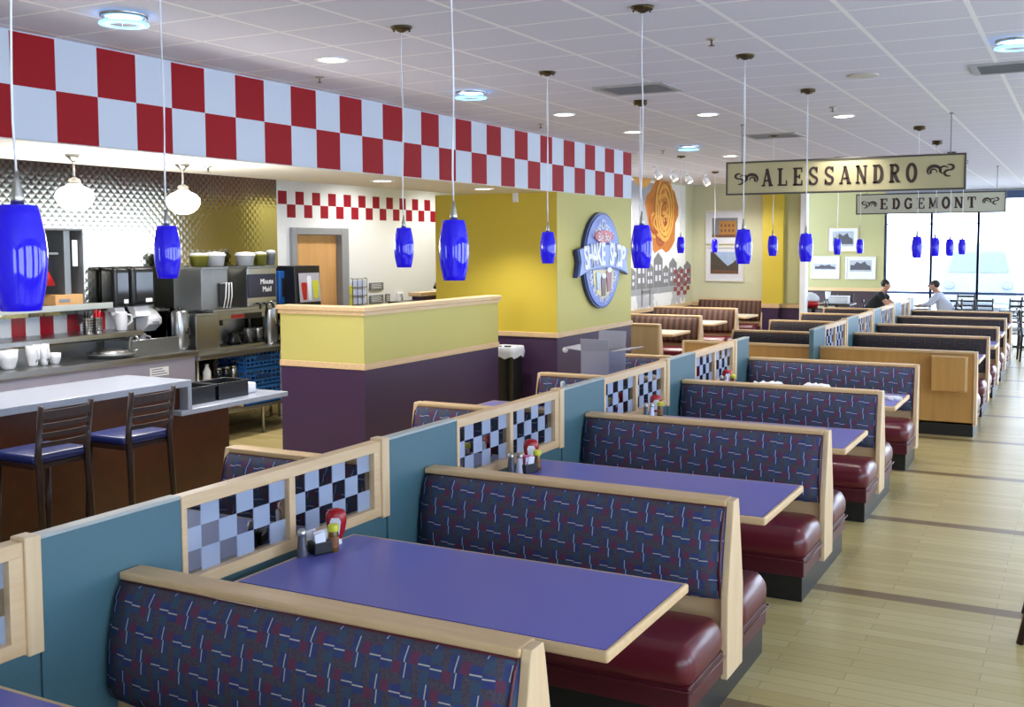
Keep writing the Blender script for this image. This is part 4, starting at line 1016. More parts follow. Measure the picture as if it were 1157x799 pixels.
t0 = bus_tub('black bus tub on the low end of the bar, next to the step', (-6.21, 6.06, LZ), 0)
dup(t0, (-6.21, 6.44, LZ), label='black bus tub on the low end of the bar, next to the white cup stack')
cu = thing('napkin_holder', 'small white box at the end of the black tubs on the low bar top', 'box', (-6.20, 6.72, LZ))
B(-.06, .06, -.055, .055, 0, .085, .012).build('case', M['white'], cu); B(.055, .063, -.03, .03, .02, .065, .003).build('front_plate', M['paper'], cu)

# ladder-back bar stools
def bar_stool(label, loc, rz):
    t = thing('bar_stool', label, 'bar stool', loc, rz, 'ladder-back bar stools')
    # the sitter faces +x... back posts at -x
    hs = .815
    B(-.19, .19, -.2, .2, hs, hs+.055, .02, seg=3, smooth=True).build('seat', M['seat_blue'], t)
    B(-.185, .185, -.195, .195, hs-.03, hs, .004).build('seat_frame', M['stool'], t)
    for y in (-.17, .17):
        MB().tube([(-.235, y*1.08, 0), (-.20, y, hs-.1), (-.19, y, hs+.05), (-.235, y*1.03, 1.16)], [.018, .02, .02, .016], 8).build('back_leg', M['stool'], t)
        MB().tube([(.20, y*1.1, 0), (.165, y, hs-.02)], [.018, .02], 8).build('front_leg', M['stool'], t)
        MB().tube([(-.227, y*1.05, .20), (.19, y*1.06, .20)], .011, 6).build('stretcher', M['stool'], t)
    MB().tube([(.188, -.18, .28), (.188, .18, .28)], .012, 6).build('foot_rail', M['stool'], t)
    for i, z in enumerate((.93, .985, 1.04, 1.105)):
        x = -.195-(z-.79)*.11; h = .028 if i < 3 else .05
        MB().prism([(x-.008, -.175), (x-.02, -.08), (x-.024, 0), (x-.02, .08), (x-.008, .175), (x+.006, .175), (x-.006, .08), (x-.01, 0), (x-.006, -.08), (x+.006, -.175)], 'z', z-h/2, z+h/2).build('back_slat', M['stool'], t)
    return t
st = bar_stool('dark ladder-back bar stool with a blue seat, left of two at the bar', (-5.50, 4.17, 0), R(180))
dup(st, (-5.50, 4.83, 0), R(180), label='dark ladder-back bar stool with a blue seat, nearest the bar step')

# ------------------------------------------------------------------ back counters
CX = -7.95; c1z = 1.02; c2z = .965
YA0, YA1, YBk = 3.6, 7.95, 10.0
def slab_counter(name, label, y0, y1, z, closed):
    t = thing(name, label, 'counter', (CX, y0, 0)); d = KW-CX+.02; n = y1-y0
    B(d, 0, 0, n, z-.055, z, .008).build('worktop', M['steel'], t)
    B(d, d+.02, 0, n, z, z+.12).build('upstand', M['steel'], t)
    if closed:
        B(d, -.06, 0, n, .1, z-.055).build('cabinet_front', plain('pale_enamel', '#9a98ac', .45), t)
        B(d, -.10, .02, n-.02, 0, .1).build('plinth', M['kick'], t)
    else:
        B(d, -.03, .0, n, .30, .335, .004).build('shelf', M['steel'], t)
        B(d, -.08, .9, n-.02, .62, .64, .004).build('shelf', M['steel'], t) if False else None
        for y in (.05, n*.5, n-.05):
            for x in (d+.05, -.08): MB().tube([(x, y, 0), (x, y, z-.05)], .018, 10).build('leg', M['steel'], t)
    return t
slab_counter('service_counter', 'steel service counter behind the bar with pale cabinet front', YA0, YA1, c1z, True)
slab_counter('drinks_counter', 'lower steel drinks counter with blue crates beneath', YA1, YBk, c2z, False)
nl = thing('notice', 'small white notice on the cabinet front behind the bar', 'notice', (CX-.06, (-8.000, 7.351, 0.860)[1], (-8.000, 7.462, 0.805)[2]))
B(0, .004, 0, .24, 0, .085).build('card', M['paper'], nl)
mb = MB()
for i in range(3): mb.box(.0042, .0052, .02, .22-.03*i, .016+.024*i, .024+.024*i)
mb.build('printed_line', plain('blue_ink', '#5a5f9c', .6), nl)
# faucet-side splash guard
sg2 = thing('splash_guard', 'upright steel splash guard at the right end of the service counter', 'splash guard', (-8.2, (-8.200, 7.322, 1.098)[1], c1z))
y1_ = (-8.200, 7.957, 1.042)[1]-(-8.200, 7.322, 1.098)[1]; h_ = (-8.200, 7.606, 1.153)[2]-c1z
B(-.008, 0, 0, y1_, 0, h_, .003).build('plate', M['steel_dull'], sg2); B(-.4, -.008, 0, .008, 0, h_, .003).build('return_plate', M['steel_dull'], sg2)
MB().tube([(-.01, .01, h_), (-.01, y1_-.01, h_)], .006, 6).build('rolled_edge', M['steel'], sg2)
# faucet
fc_ = thing('faucet', 'small chrome faucet in front of the grey jug', 'faucet', (-8.12, (-8.100, 7.265, 1.124)[1]-.05, c1z))
MB().tube([(0, 0, 0), (0, 0, .14), (.03, 0, .19), (.09, 0, .2), (.12, 0, .16)], .012, 10).build('spout', M['nickel'], fc_)
for s_ in (-.06, .06): MB().tube([(0, s_*.3, .02), (0, s_, .05), (.04, s_, .06)], .008, 8).build('tap_handle', M['nickel'], fc_)
MB().lathe([(.03, 0), (.03, .012), (.016, .02)], n=16).build('base', M['nickel'], fc_)

# pass-through: steel cabinet, shelves and checkered tile strip
SX = -8.3
sz0 = (-8.300, 6.507, 1.530)[2]; sz1 = (-8.300, 6.688, 1.248)[2]; sy1 = (-8.300, 7.189, 1.511)[1]; sy2 = (-8.300, 7.508, 1.255)[1]
ps = thing('pass_shelf', 'white-edged steel pass shelf under the warming cabinet', 'shelf', (SX, 3.6, sz0))
B(KW-SX, -.012, 0, sy1-3.6, -.03, .0, .003).build('plate', M['steel'], ps); B(-.012, 0, 0, sy1-3.6, -.045, .012, .004).build('front_edge', M['white_grey'], ps)
for y in (.3, 1.6, sy1-3.7): MB().prism([(KW-SX+.01, -.03), (-.05, -.03), (KW-SX+.01, -.22)], 'y', y, y+.02).build('bracket', M['steel_dull'], ps)
ss = thing('lower_shelf', 'long steel shelf with plates and cups standing below it', 'shelf', (SX+.06, 3.6, sz1))
B(KW-SX-.06, 0, 0, sy2-3.6, -.05, 0, .006).build('plate', M['steel'], ss)
for y in (.4, sy2-3.72): MB().tube([(-.1, y, -.05), (-.1, y, c1z-sz1)], .014, 8).build('post', M['steel_dull'], ss)
ty0 = (-8.680, 6.358, 1.407)[1]; tstep = ((-8.680, 6.966, 1.428)[1]-ty0)/4; tz0, tz1 = (-8.680, 6.652, 1.245)[2], (-8.680, 6.659, 1.421)[2]
tc_ = checker('tile_strip_checker', 1, tstep, tz0-2, 40, ty0-tstep*20, '#a3142a', '#dde0e6')
q = NT('tile_strip'); x, y, z = q.coord(); q.set(Base_Color=q.mix(q.par(y, tstep, -ty0/tstep+40), lin('#a3142a'), lin('#dfe2e8')), Roughness=.25)
struct(B(KW, KW+.012, 3.6, ty0+tstep*8, tz0, tz1).build('trim_7', q.mat))
wy0, wy1 = (-8.350, 5.769, 1.924)[1], (-8.350, 6.904, 1.902)[1]; wz0 = sz0+.004; wz1 = (-8.350, 6.671, 2.250)[2]
wc = thing('warming_cabinet', 'open-fronted grey steel cabinet on the pass shelf', 'cabinet', (-8.35, wy0, wz0)); n = wy1-wy0; h = wz1-wz0; d = KW+8.35+.005
MB().box(d, 0, 0, n, h-.02, h, .003).box(d, 0, n-.015, n, 0, h-.02, .003).box(d, 0, 0, .015, 0, h-.02, .003).box(d, d+.01, .015, n-.015, 0, h-.02).build('shell', M['grey_dark'], wc)
yt = {56: (-8.400, 6.564, 1.908), 58: (-8.400, 6.583, 1.908), 64: (-8.400, 6.640, 1.907), 72: (-8.400, 6.718, 1.905), 79: (-8.400, 6.786, 1.904), 82: (-8.400, 6.816, 1.904), 88: (-8.400, 6.876, 1.902), 95: (-8.400, 6.946, 1.901)}
yy = lambda px: yt[px][1]-wy0
B(d+.01, -.04, yy(72), yy(79), 0, h-.02, .003).build('divider', M['steel_dull'], wc)
B(d+.01, -.02, .015, yy(64), h*.66, h*.69, .003).build('shelf', M['steel_dull'], wc)
B(-.06, -.045, yy(82), yy(88), h*.5, h*.85, .006).build('window_panel', M['white_wall'], wc)
cb2 = thing('cutting_board', 'thick wooden board standing in the steel cabinet', 'board', (-8.36, wy0+yy(58), wz0))
B(-.28, 0, 0, yy(95)-yy(58)-.035, 0, .10, .006).build('board', M['door_wood'], cb2); B(.0, .003, .04, .16, .03, .06, .001).build('hand_slot', M['steel_dull'], cb2)
sc = thing('heat_lamp', 'red cone-shaped heat lamp in the steel cabinet', 'lamp', (-8.48, wy0+yy(56), wz0+h*.26))
MB().lathe([(.10, 0), (.028, .16), (.02, .17), (.018, .165), (.092, .004)], n=24).build('shade', M['red'], sc); MB().tube([(0, 0, .165), (0, 0, h*.66-h*.26+.004)], .008, 8).build('stem', M['iron'], sc)
# utensil canisters
def canister(label, y, dark):
    t = thing('utensil_canister', label, 'canister', (SX-.02, y, sz1), group='steel utensil canisters')
    mb = MB().lathe([(0, 0), (.042, 0), (.042, .15), (.044, .155), (.038, .155), (.037, .01), (0, .01)], n=24); mb.build('body', M['steel'], t)
    hl = MB()
    for i in range(5):
        for k in range(10):
            a = k*.628; hl.box(.041*math.cos(a)-.005, .041*math.cos(a)+.005, .041*math.sin(a)-.005, .041*math.sin(a)+.005, .025+i*.025, .034+i*.025)
    hl.build('perforation', M['black'], t)
    for k in range(5):
        a = k*1.3; MB().tube([(.01*math.cos(a), .01*math.sin(a), .02), (.028*math.cos(a), .028*math.sin(a), .22+.01*(k % 3))], .007, 6).build('utensil', M['black'] if dark else M['red'], t)
canister('steel canister of black-handled utensils on the long shelf', (-8.300, 6.900, 1.316)[1], True)
canister('steel canister of red-handled utensils on the long shelf', (-8.300, 7.013, 1.308)[1], False)
# cups and bowls under the shelf
def crock(name, label, loc, r, h, handle, g):
    t = thing(name, label, 'cup' if handle else 'bowl', loc, group=g)
    MB().lathe([(0, 0), (r*.62, 0), (r*.7, h*.1), (r*.95, h*.55), (r, h), (r*.92, h), (r*.85, h*.55), (r*.6, h*.12), (0, h*.1)], n=24).build('body', M['white'], t)
    if handle: MB().tube([(r*.9, 0, h*.8), (r*1.45, 0, h*.75), (r*1.5, 0, h*.4), (r*.8, 0, h*.25)], .008, 8).build('handle', M['white'], t)
    else: MB().lathe([(r*.6, .0), (r*.62, -.0), (r*.6, h*.07)], n=24).build('foot_ring', M['white'], t)
XC = -8.2
crock('soup_crock', 'wide white crock on the service counter at the left edge of the photo', (XC, (-8.200, 5.951, 1.040)[1], c1z), .085, .17, False, 'white crockery under the long shelf')
crock('milk_jug', 'rounded white jug left of two under the long shelf', (XC, (-8.200, 6.198, 1.069)[1], c1z), .058, .19, True, 'white crockery under the long shelf')
crock('milk_jug', 'slim white jug right of two under the long shelf', (XC, (-8.200, 6.316, 1.065)[1], c1z), .046, .19, True, 'white crockery under the long shelf')
crock('small_bowl', 'small white bowl right of the jugs under the long shelf', (XC, (-8.200, 6.427, 1.047)[1], c1z), .055, .10, False, 'white crockery under the long shelf')
pw = thing('round_pan', 'round dark steel pan on the service counter below the long shelf', 'pan', (XC, (-8.200, 7.062, 1.018)[1], c1z))
MB().lathe([(0, 0), (.2, 0), (.22, .03), (.23, .035), (.23, .045), (.20, .04), (.18, .012), (0, .01)], n=36).build('pan_body', M['steel_dull'], pw); MB().lathe([(0, .036), (.19, .036), (.12, .075), (0, .08)], n=32).build('lid', M['steel'], pw)
# paper towel dispensers on the steel wall
def towel(label, y0, y1, z0, z1, g):
    t = thing('towel_dispenser', label, 'dispenser', (KW, (y0+y1)/2, z0), group=g); w = (y1-y0)/2; h = z1-z0
    B(0, .22, -w, w, 0, h, .05, seg=4, smooth=True).build('case', M['black'], t)
    B(.218, .226, -w*.72, w*.72, h*.12, h*.86, .02).build('cover', M['glass_dark'], t)
    B(.224, .230, w*.05, w*.6, h*.10, h*.20, .003).build('maker_plate', M['paper'], t)
    MB().prism([(.06, 0), (.16, 0), (.2, -.10), (.14, -.12)], 'y', -w*.6, w*.6).build('towel', M['paper'], t)
a = [(-8.600, 7.372, 1.716)[1], (-8.600, 7.571, 1.709)[1], (-8.600, 7.593, 1.708)[1], (-8.600, 7.905, 1.698)[1]]; z0_, z1_ = (-8.600, 7.698, 1.468)[2], (-8.600, 7.714, 1.877)[2]
towel('slim black towel dispenser next to the steel cabinet', a[0], a[1], z0_, z1_, 'black dispensers on the steel wall')
towel('wide black towel dispenser with a small white plate', a[2], a[3], z0_, z1_, 'black dispensers on the steel wall')
# white jugs hanging below, with handles
def jug(label, px, z_, mat, g):
    t = thing('pitcher', label, 'pitcher', px, R(60), g)
    MB().lathe([(0, 0), (.05, 0), (.056, .015), (.062, .12), (.058, .17), (.06, .185), (.055, .185), (.05, .02), (0, .012)], n=28).build('body', M[mat], t)
    MB().tube([(.058, 0, .16), (.10, 0, .15), (.105, 0, .09), (.058, 0, .05)], .01, 8).build('handle', M[mat], t)
    MB().prism([(-.058, -.02), (-.085, 0), (-.058, .02)], 'z', .155, .185).build('spout', M[mat], t)
jug('white pitcher standing on the long shelf below the slim dispenser', (SX-.1, (-8.400, 7.364, 1.236)[1], sz1), 0, 'white', 'pitchers by the dispensers')
jug('grey pitcher with a white handle below the wide dispenser', (-8.35, (-8.350, 7.551, 1.179)[1], c1z+.0), 0, 'grey', 'pitchers by the dispensers')
sd = thing('soap_dispenser', 'white angled dispenser on the steel wall under the wide towel dispenser', 'dispenser', (KW, (-8.700, 7.903, 1.362)[1], (-8.700, 7.897, 1.214)[2]))
MB().prism([(0, 0), (.1, -.02), (.2, .06), (.2, .12), (.12, .2), (0, .24)], 'y', -.09, .09, b=.012).build('case', M['white'], sd); B(.19, .215, -.04, .04, .05, .09, .005).build('push_bar', M['grey'], sd)
# tall steel dispenser with a tap
def urn(name, label, loc, r, h, g=None):
    t = thing(name, label, 'drink dispenser', loc, group=g)
    MB().lathe([(0, 0), (r*.95, 0), (r*.95, .03), (r, .04), (r, h*.93), (r*.9, h*.97), (r*.5, h), (0, h)], n=32).build('body', M['steel'], t)
    MB().tube([(r*.9, 0, h*.42), (r+.05, 0, h*.42), (r+.06, 0, h*.38)], .012, 8).build('tap', M['black'], t)
    MB().box(r+.03, r+.05, -.012, .012, h*.42, h*.54, .004).build('tap_lever', M['black'], t)
    MB().tube([(0, r*.98, h*.2), (0, r+.055, h*.18), (0, r+.06, h*.02+.03), (0, r*.98, .03)], .008, 8).build('side_handle', M['white'], t)
    MB().lathe([(.02, h-.005), (.02, h+.02), (0, h+.024)], n=14).build('lid_knob', M['black'], t)
p = (-8.250, 7.994, 1.037); urn('thermal_urn', 'tall steel thermal dispenser with a black tap, before the bright steel wall', (-8.25, p[1], c1z), .085, (-8.250, 8.007, 1.423)[2]-c1z)
p = (-8.200, 9.322, 0.965); urn('tall_urn', 'tall steel cylinder at the right end of the drinks counter', (-8.2, p[1], c2z), .085, (-8.200, 9.338, 1.472)[2]-c2z)
# coffee brewer with glass pot
cbx = thing('coffee_brewer', 'steel coffee brewer with a glass pot and a red label', 'coffee machine', (-8.15, (-8.150, 8.118, 1.049)[1], c2z)); n = (-8.150, 9.176, 0.959)[1]-(-8.150, 8.118, 1.049)[1]; h = min((-8.150, 8.492, 1.427)[2], (-8.400, 8.892, 1.410)[2]-.035)-c2z
yt2 = {248: (-8.150, 8.458, 1.211), 258: (-8.150, 8.591, 1.201), 262: (-8.150, 8.645, 1.197), 276: (-8.150, 8.838, 1.184), 296: (-8.150, 9.123, 1.164)}
yb = lambda px: yt2[px][1]-(-8.150, 8.118, 1.049)[1]
MB().box(-.42, -.30, 0, n, 0, h).box(-.42, 0, 0, yb(248), 0, h-.03, .004).box(-.30, 0, yb(248), n, h*.78, h-.03, .004).box(-.42, .01, 0, n, h-.03, h, .004).box(-.3, 0, yb(248), n, 0, .03, .004).build('housing', M['steel'], cbx)
B(0, .006, yb(262), yb(276), h*.80, h*.90).build('red_label', M['red'], cbx); B(0, .005, yb(276), yb(296), h*.76, h*.91, .004).build('control_panel', M['black'], cbx)
MB().lathe([(.05, h*.62), (.045, h*.72), (.06, h*.78)], (-.14, yb(258), 0), 20).build('filter_basket', M['black'], cbx)
po = thing('coffee_pot', 'glass coffee pot with black handle on the brewer plate', 'coffee pot', (-8.27, (-8.270, 8.795, 1.006)[1], c2z+.0305), R(55))
MB().lathe([(0, 0), (.07, 0), (.085, .03), (.085, .06), (.06, .11), (.055, .125), (.05, .12), (.08, .05), (0, .008)], n=28).build('bowl', M['glass_dark'], po)
MB().lathe([(.058, .112), (.062, .118), (.062, .135), (0, .14)], n=24).build('lid', M['black'], po); MB().tube([(.058, 0, .125), (.12, 0, .125), (.13, 0, .09), (.115, 0, .03)], .011, 8).build('handle', M['black'], po)
for k, (px, l) in enumerate((((-8.270, 9.035, 0.986), 'dark steel server under the coffee brewer, nearer the pot'), ((-8.270, 9.194, 0.973), 'bright steel server under the coffee brewer, farther from the pot'))):
    t = thing('coffee_server', l, 'server', (-8.27, px[1], c2z+.0305), group='coffee servers'); MB().lathe([(0, 0), (.055, 0), (.055, .15), (.05, .165), (0, .17)], n=24).build('body', M['steel' if k else 'steel_dull'], t); MB().tube([(.05, 0, .14), (.09, 0, .13), (.09, 0, .05), (.052, 0, .04)], .008, 8).build('handle', M['black'], t)
# upper steel rack carrying the drink machines
rz_ = (-8.400, 8.892, 1.410)[2]-.002; ry0, ry1 = (-8.400, 8.332, 1.439)[1], (-8.050, 9.464, 1.388)[1]-.02
rk = thing('machine_rack', 'steel rack over the drinks counter carrying the dispensers', 'rack', (-8.1, ry0, c2z)); n = ry1-ry0; hz_ = rz_-c2z
B(-.55, 0, 0, n, hz_-.03, hz_, .004).build('deck', M['steel'], rk)
for y in (.03, n-.03): MB().tube([(-.5, y, 0), (-.5, y, hz_-.02)], .015, 8).build('post', M['steel_dull'], rk)
def machine(name, label, p0, p1, x, mat='steel', g=None):
    t = thing(name, label, 'drink machine', (x, p0[1], rz_), group=g); n = p1[1]-p0[1]; h = p0[2]-rz_
    B(-.4, 0, 0, n, 0, h, .006).build('body', M[mat], t); B(-.4, .012, -.004, n+.004, h-.03, h, .004).build('top_plate', M['steel_dull'], t)
    return t, n, h
t, n, h = machine('juice_dispenser', 'steel dispenser with bent clear hoses, left on the machine rack', (-8.150, 8.208, 1.860), (-8.150, 8.599, 1.852), -8.15, 'steel_dull', 'drink machines on the rack')
B(0, .03, n*.62, n*.95, h*.05, h*.6, .006).build('nozzle_panel', M['black'], t)
for k in range(3): MB().tube([(.03, n*(.66+.1*k), h*.6), (.09, n*(.7+.1*k), h*.62), (.10, n*(.64+.12*k), h*.3), (.08, n*(.6+.12*k), .01)], .006, 8).build('hose', M['white'], t)
t, n, h = machine('soft_drink_machine', 'steel drinks machine with a dark blue panel lettered Minute Maid', (-8.150, 8.901, 1.856), (-8.150, 9.382, 1.846), -8.15, 'steel', 'drink machines on the rack')
y0_ = (-8.150, 8.901, 1.856)[1]; q0, q1 = (-8.130, 8.896, 1.504), (-8.130, 9.349, 1.766)
B(0, .02, q0[1]-y0_, q1[1]-y0_, max(.01, q0[2]-rz_), q1[2]-rz_, .004).build('brand_panel', plain('dark_blue_panel', '#1a1f3c', .3), t)
for i, wd in enumerate(('Minute', 'Maid')):
    tm = text_mb(wd, .085, .004, .9); tm = move(tm, 0, 0, 0, rz=R(90)); tm = move(tm, .023, (q1[1]-y0_)-.155, q0[2]-rz_+.135-.085*i+.04); tm.build('lettering', M['paper'], t)
for k in range(3): MB().tube([(.01, n*(.3+.22*k), .03), (.05, n*(.3+.22*k), .02), (.05, n*(.3+.22*k), -.03)], .014, 8).build('nozzle', M['black'], t)
# tubs standing on top of the machines
def tub(label, p, mat, r, h, g='food tubs on the drink machines'):
    t = thing('food_tub', label, 'tub', p, group=g)
    MB().lathe([(0, 0), (r*.8, 0), (r, h*.85), (r*1.06, h*.88), (r*1.06, h), (r*.95, h), (r*.75, .01), (0, .01)], n=26).build('body', M[mat], t)
    MB().lathe([(r*.98, h), (r*.9, h+.02), (0, h+.03)], n=24).build('lid', M['white'], t)
zt1 = (-8.150, 8.208, 1.860)[2]+.001; zt2 = (-8.150, 8.901, 1.856)[2]+.001
M['olive'] = plain('olive_plastic', '#8d8a3c', .45)
tub('olive tub on the left drinks machine', (-8.35, (-8.350, 8.387, 1.912)[1], zt1), 'olive', .10, .12)
tub('white tub on the left drinks machine', (-8.35, (-8.350, 8.624, 1.908)[1], zt1), 'white', .11, .13)
tub('white tub on the drinks machine with the dark blue panel', (-8.35, (-8.350, 9.094, 1.911)[1], zt2), 'white', .11, .13)
tub('yellow tub on the drinks machine with the dark blue panel', (-8.35, (-8.350, 9.342, 1.897)[1], zt2), 'olive', .075, .13)
tub('clear grey tub at the right end of the drinks machine', (-8.35, (-8.350, 9.523, 1.894)[1], zt2), 'grey', .055, .15)
# blue panel and lit drink display
bp = (-8.200, 9.426, 1.407); bq = (-8.200, 9.685, 1.788)
dz0 = rz_
bt2 = thing('blue_machine', 'bright blue drink machine beside the fruit picture display', 'drink machine', (-8.2, bp[1]+.06, rz_)); B(-.35, 0, 0, bq[1]-bp[1]-.06, 0, bq[2]-rz_, .01).build('body', M['crate'], bt2); B(0, .01, .04, .10, .08, .3, .003).build('front_slot', M['black'], bt2)
dp0, dp1 = (-8.050, 9.526, 1.384), (-8.050, 9.988, 1.845)
ds = thing('drink_display', 'black drink display with a picture of red and yellow fruit drinks', 'display', (-8.05, dp0[1]+.05, .0)); n = dp1[1]-dp0[1]; zt = dp1[2]
MB().prism([(-.45, c2z), (0, c2z), (0, c2z+.05), (.03, c2z+.09), (.0, zt), (-.40, zt), (-.45, zt-.05)], 'y', 0, n, b=.008).build('cabinet', M['black'], ds)
pz0, pz1 = (-8.030, 9.581, 1.423)[2], (-8.030, 9.591, 1.761)[2]
pc = MB().prism([(.034, pz0), (.012, pz1), (.020, pz1), (.042, pz0)], 'y', n*.12, n*.92).build('picture_panel', plain('display_backlit', '#b9b7c4', .3), ds)
def fruit(y0, y1, z0, z1, mat):
    hh = pz1-pz0; c_ = n*(y0+y1)/2; w_ = n*(y1-y0)/2; a_ = hh*z0; b_ = hh*z1
    pr = [(c_-w_*.6, a_), (c_+w_*.6, a_), (c_+w_, b_-.03), (c_+w_*.8, b_), (c_-w_*.8, b_), (c_-w_, b_-.03)]
    mb = MB().prism(pr, 'x', .0, .004); rotated(mb, Matrix.Translation((.043, 0, pz0)) @ Matrix.Rotation(-math.atan2(.022, hh), 4, 'Y')); mb.build('printed_drink', M[mat], ds)
fruit(.18, .40, .08, .68, 'red'); fruit(.42, .58, .05, .9, 'paper'); fruit(.62, .86, .10, .74, 'yellow')
# under the drinks counter: crates, bottle and jars
def crate(label, loc):
    t = thing('milk_crate', label, 'crate', loc, group='blue crates under the drinks counter'); w, d, h = .56, .42, .20
    mb = MB()
    for z in (0, .055, .11, h-.035):
        zz = .035 if z in (0, h-.035) else .022
        mb.box(-d, 0, 0, .015, z, z+zz).box(-d, 0, w-.015, w, z, z+zz).box(-.015, 0, .015, w-.015, z, z+zz).box(-d, -d+.015, .015, w-.015, z, z+zz)
    for k in range(9): mb.box(-.014, -.001, w*k/8*.97, w*k/8*.97+.016, .03, h-.03)
    for k in range(7): mb.box(-d+.02+(d-.06)*k/6, -d+.034+(d-.06)*k/6, .001, .014, .03, h-.03)
    mb.box(-d, 0, 0, w, 0, .01); mb.build('body', M['crate'], t)
    B(-.006, .003, w*.3, w*.7, .075, .125, .003).build('label_panel', plain('dark_blue_print', '#14386e', .5), t)
    return t
cy_ = (-8.000, 8.686, 0.717)[1]; zs = (.336, .336+.201, .336+.402)
k0 = crate('bottom blue crate of the stack under the drinks counter', (-8.0, cy_, .336))
dup(k0, (-8.0, cy_, .5375), label='middle blue crate of the stack under the drinks counter')
dup(k0, (-8.0, cy_, .739), label='top blue crate of the stack under the drinks counter')
ws = thing('low_cabinet', 'pale open cabinet with jars, left of the blue crates', 'cabinet', (-8.0, (-8.000, 7.954, 0.686)[1], 0)); n = cy_-(-8.000, 7.954, 0.686)[1]-.05; zc_ = (-8.000, 8.179, 0.650)[2]
MB().box(-.6, 0, 0, n, zc_-.03, zc_, .003).box(-.6, 0, 0, .02, .34, zc_-.03).box(-.6, 0, n-.02, n, .34, zc_-.03).box(-.6, -.58, .02, n-.02, .34, zc_-.03).build('frame', M['wood'], ws)
B(-.58, -.55, .02, n-.02, .345, zc_-.04).build('back_board', M['grey_dark'], ws)
w0 = thing('water_bottle', 'clear white bottle on the low cabinet behind the bus tubs', 'bottle', (-8.1, (-8.100, 8.206, 0.651)[1], zc_)); MB().lathe([(0, 0), (.04, 0), (.042, .01), (.042, .11), (.02, .16), (.016, .175), (0, .176)], n=22).build('body', M['paper'], w0); MB().lathe([(.02, .17), (.02, .195), (0, .197)], n=14).build('cap', M['white'], w0)
for p, l, mt in (((-8.120, 8.395, 0.647), 'dark jar on the low cabinet, next to the clear bottle', 'glass_dark'), ((-8.120, 8.514, 0.633), 'dark jar on the low cabinet, next to the silver jar', 'glass_dark'), ((-8.120, 8.622, 0.621), 'silver jar on the low cabinet, nearest the blue crates', 'steel')):
    t = thing('storage_jar', l, 'jar', (-8.12, p[1], zc_), group='jars on the low cabinet'); MB().lathe([(0, 0), (.042, 0), (.045, .01), (.045, .10), (.036, .115)], n=22).build('body', M[mt], t); MB().lathe([(.04, .112), (.04, .135), (0, .137)], n=22).build('lid', M['steel'], t)

# ------------------------------------------------------------------ till area behind the half wall
ti = thing('till_counter', 'counter behind the yellow half wall, its far end by the golden wall', 'counter', (-7.2, 8.6, 0))
B(-.45, .0, .9, 2.5, 1.0, 1.04, .005).build('worktop', M['black'], ti); B(-.42, -.02, .95, 2.48, 0, 1.0).build('body', M['grey_dark'], ti)
M['leaflet'] = plain('pale_blue_paper', '#b9c4ea', .6)
br = thing('brochure_rack', 'black wire rack of white leaflets on the white kitchen wall', 'rack', (KW+.004, (-8.650, 11.506, 1.278)[1], (-8.650, 11.506, 1.278)[2])); n = (-8.650, 11.827, 1.261)[1]-(-8.650, 11.506, 1.278)[1]; h = (-8.650, 11.674, 1.630)[2]-(-8.650, 11.506, 1.278)[2]
g = MB()
for k in range(4): g.tube([(.03, n*k/3, 0), (.03, n*k/3, h)], .004, 6)
for k in range(4): g.tube([(.03, 0, h*k/3), (.03, n, h*k/3)], .004, 6); g.tube([(.03, 0, h*k/3), (0, 0, h*k/3+.01)], .004, 6); g.tube([(.03, n, h*k/3), (0, n, h*k/3+.01)], .004, 6)
g.build('wire_frame', M['iron'], br)
for k in range(3): B(.006, .02, n*.08, n*.92, h*k/3+.01, h*k/3+h*.27).build('leaflet', M['leaflet'], br)
gc = thing('menu_sign', 'yellow-green upright card on the white wall, left of the wire rack', 'card', (KW, (-8.700, 11.436, 1.269)[1], (-8.700, 11.436, 1.269)[2])); B(0, .012, 0, (-8.700, 11.573, 1.261)[1]-(-8.700, 11.436, 1.269)[1]-.01, 0, (-8.700, 11.443, 1.542)[2]-(-8.700, 11.436, 1.269)[2], .002).build('card', M['yellow'], gc); B(.012, .014, .03, .1, .1, .16).build('printed_panel', M['green_wall'], gc)
def plaque(label, p0, p1):
    t = thing('wall_plaque', label, 'plaque', (KW, p0[1], p0[2]), group='dark plaques on the white kitchen wall'); w, h = p1[1]-p0[1], p1[2]-p0[2]
    B(0, .02, 0, w, 0, h, .003).build('plate', M['grey_dark'], t)
    m_ = MB()
    for i in range(4): m_.box(.02, .022, w*.1, w*(.9-.1*(i % 2)), h*(.16+.2*i), h*(.22+.2*i))
    m_.build('printed_line', M['paper'], t)
plaque('upper dark plaque right of the wire rack', (-8.700, 11.921, 1.463), (-8.700, 12.238, 1.563)); plaque('lower dark plaque right of the wire rack', (-8.700, 11.916, 1.280), (-8.700, 12.234, 1.389)); plaque('small dark plaque right of the other two', (-8.700, 12.296, 1.286), (-8.700, 12.396, 1.394))
ph = thing('telephone', 'white telephone on the white kitchen wall above the half wall cap', 'telephone', (KW, (-8.700, 12.580, 1.272)[1], (-8.700, 12.580, 1.272)[2]-.02)); B(0, .06, 0, .12, 0, .15, .015).build('base', M['white'], ph); MB().tube([(.08, .02, .0), (.09, .02, .07), (.08, .02, .14)], [.02, .012, .02], 8).build('handset', M['grey'], ph)
rg = thing('cash_register', 'flat black till top showing over the half wall cap', 'till', (-7.4, (-7.400, 10.656, 1.383)[1], 1.04)); n = (-7.400, 11.203, 1.356)[1]-(-7.400, 10.656, 1.383)[1]; zz = (-7.400, 10.925, 1.392)[2]-1.04
B(-.18, .18, 0, n, 0, zz*.6, .01).build('drawer_box', M['black'], rg); MB().prism([(-.16, zz*.6), (.16, zz*.6), (.08, zz), (-.12, zz)], 'y', .03, n-.03, b=.006).build('keyboard', M['black'], rg)
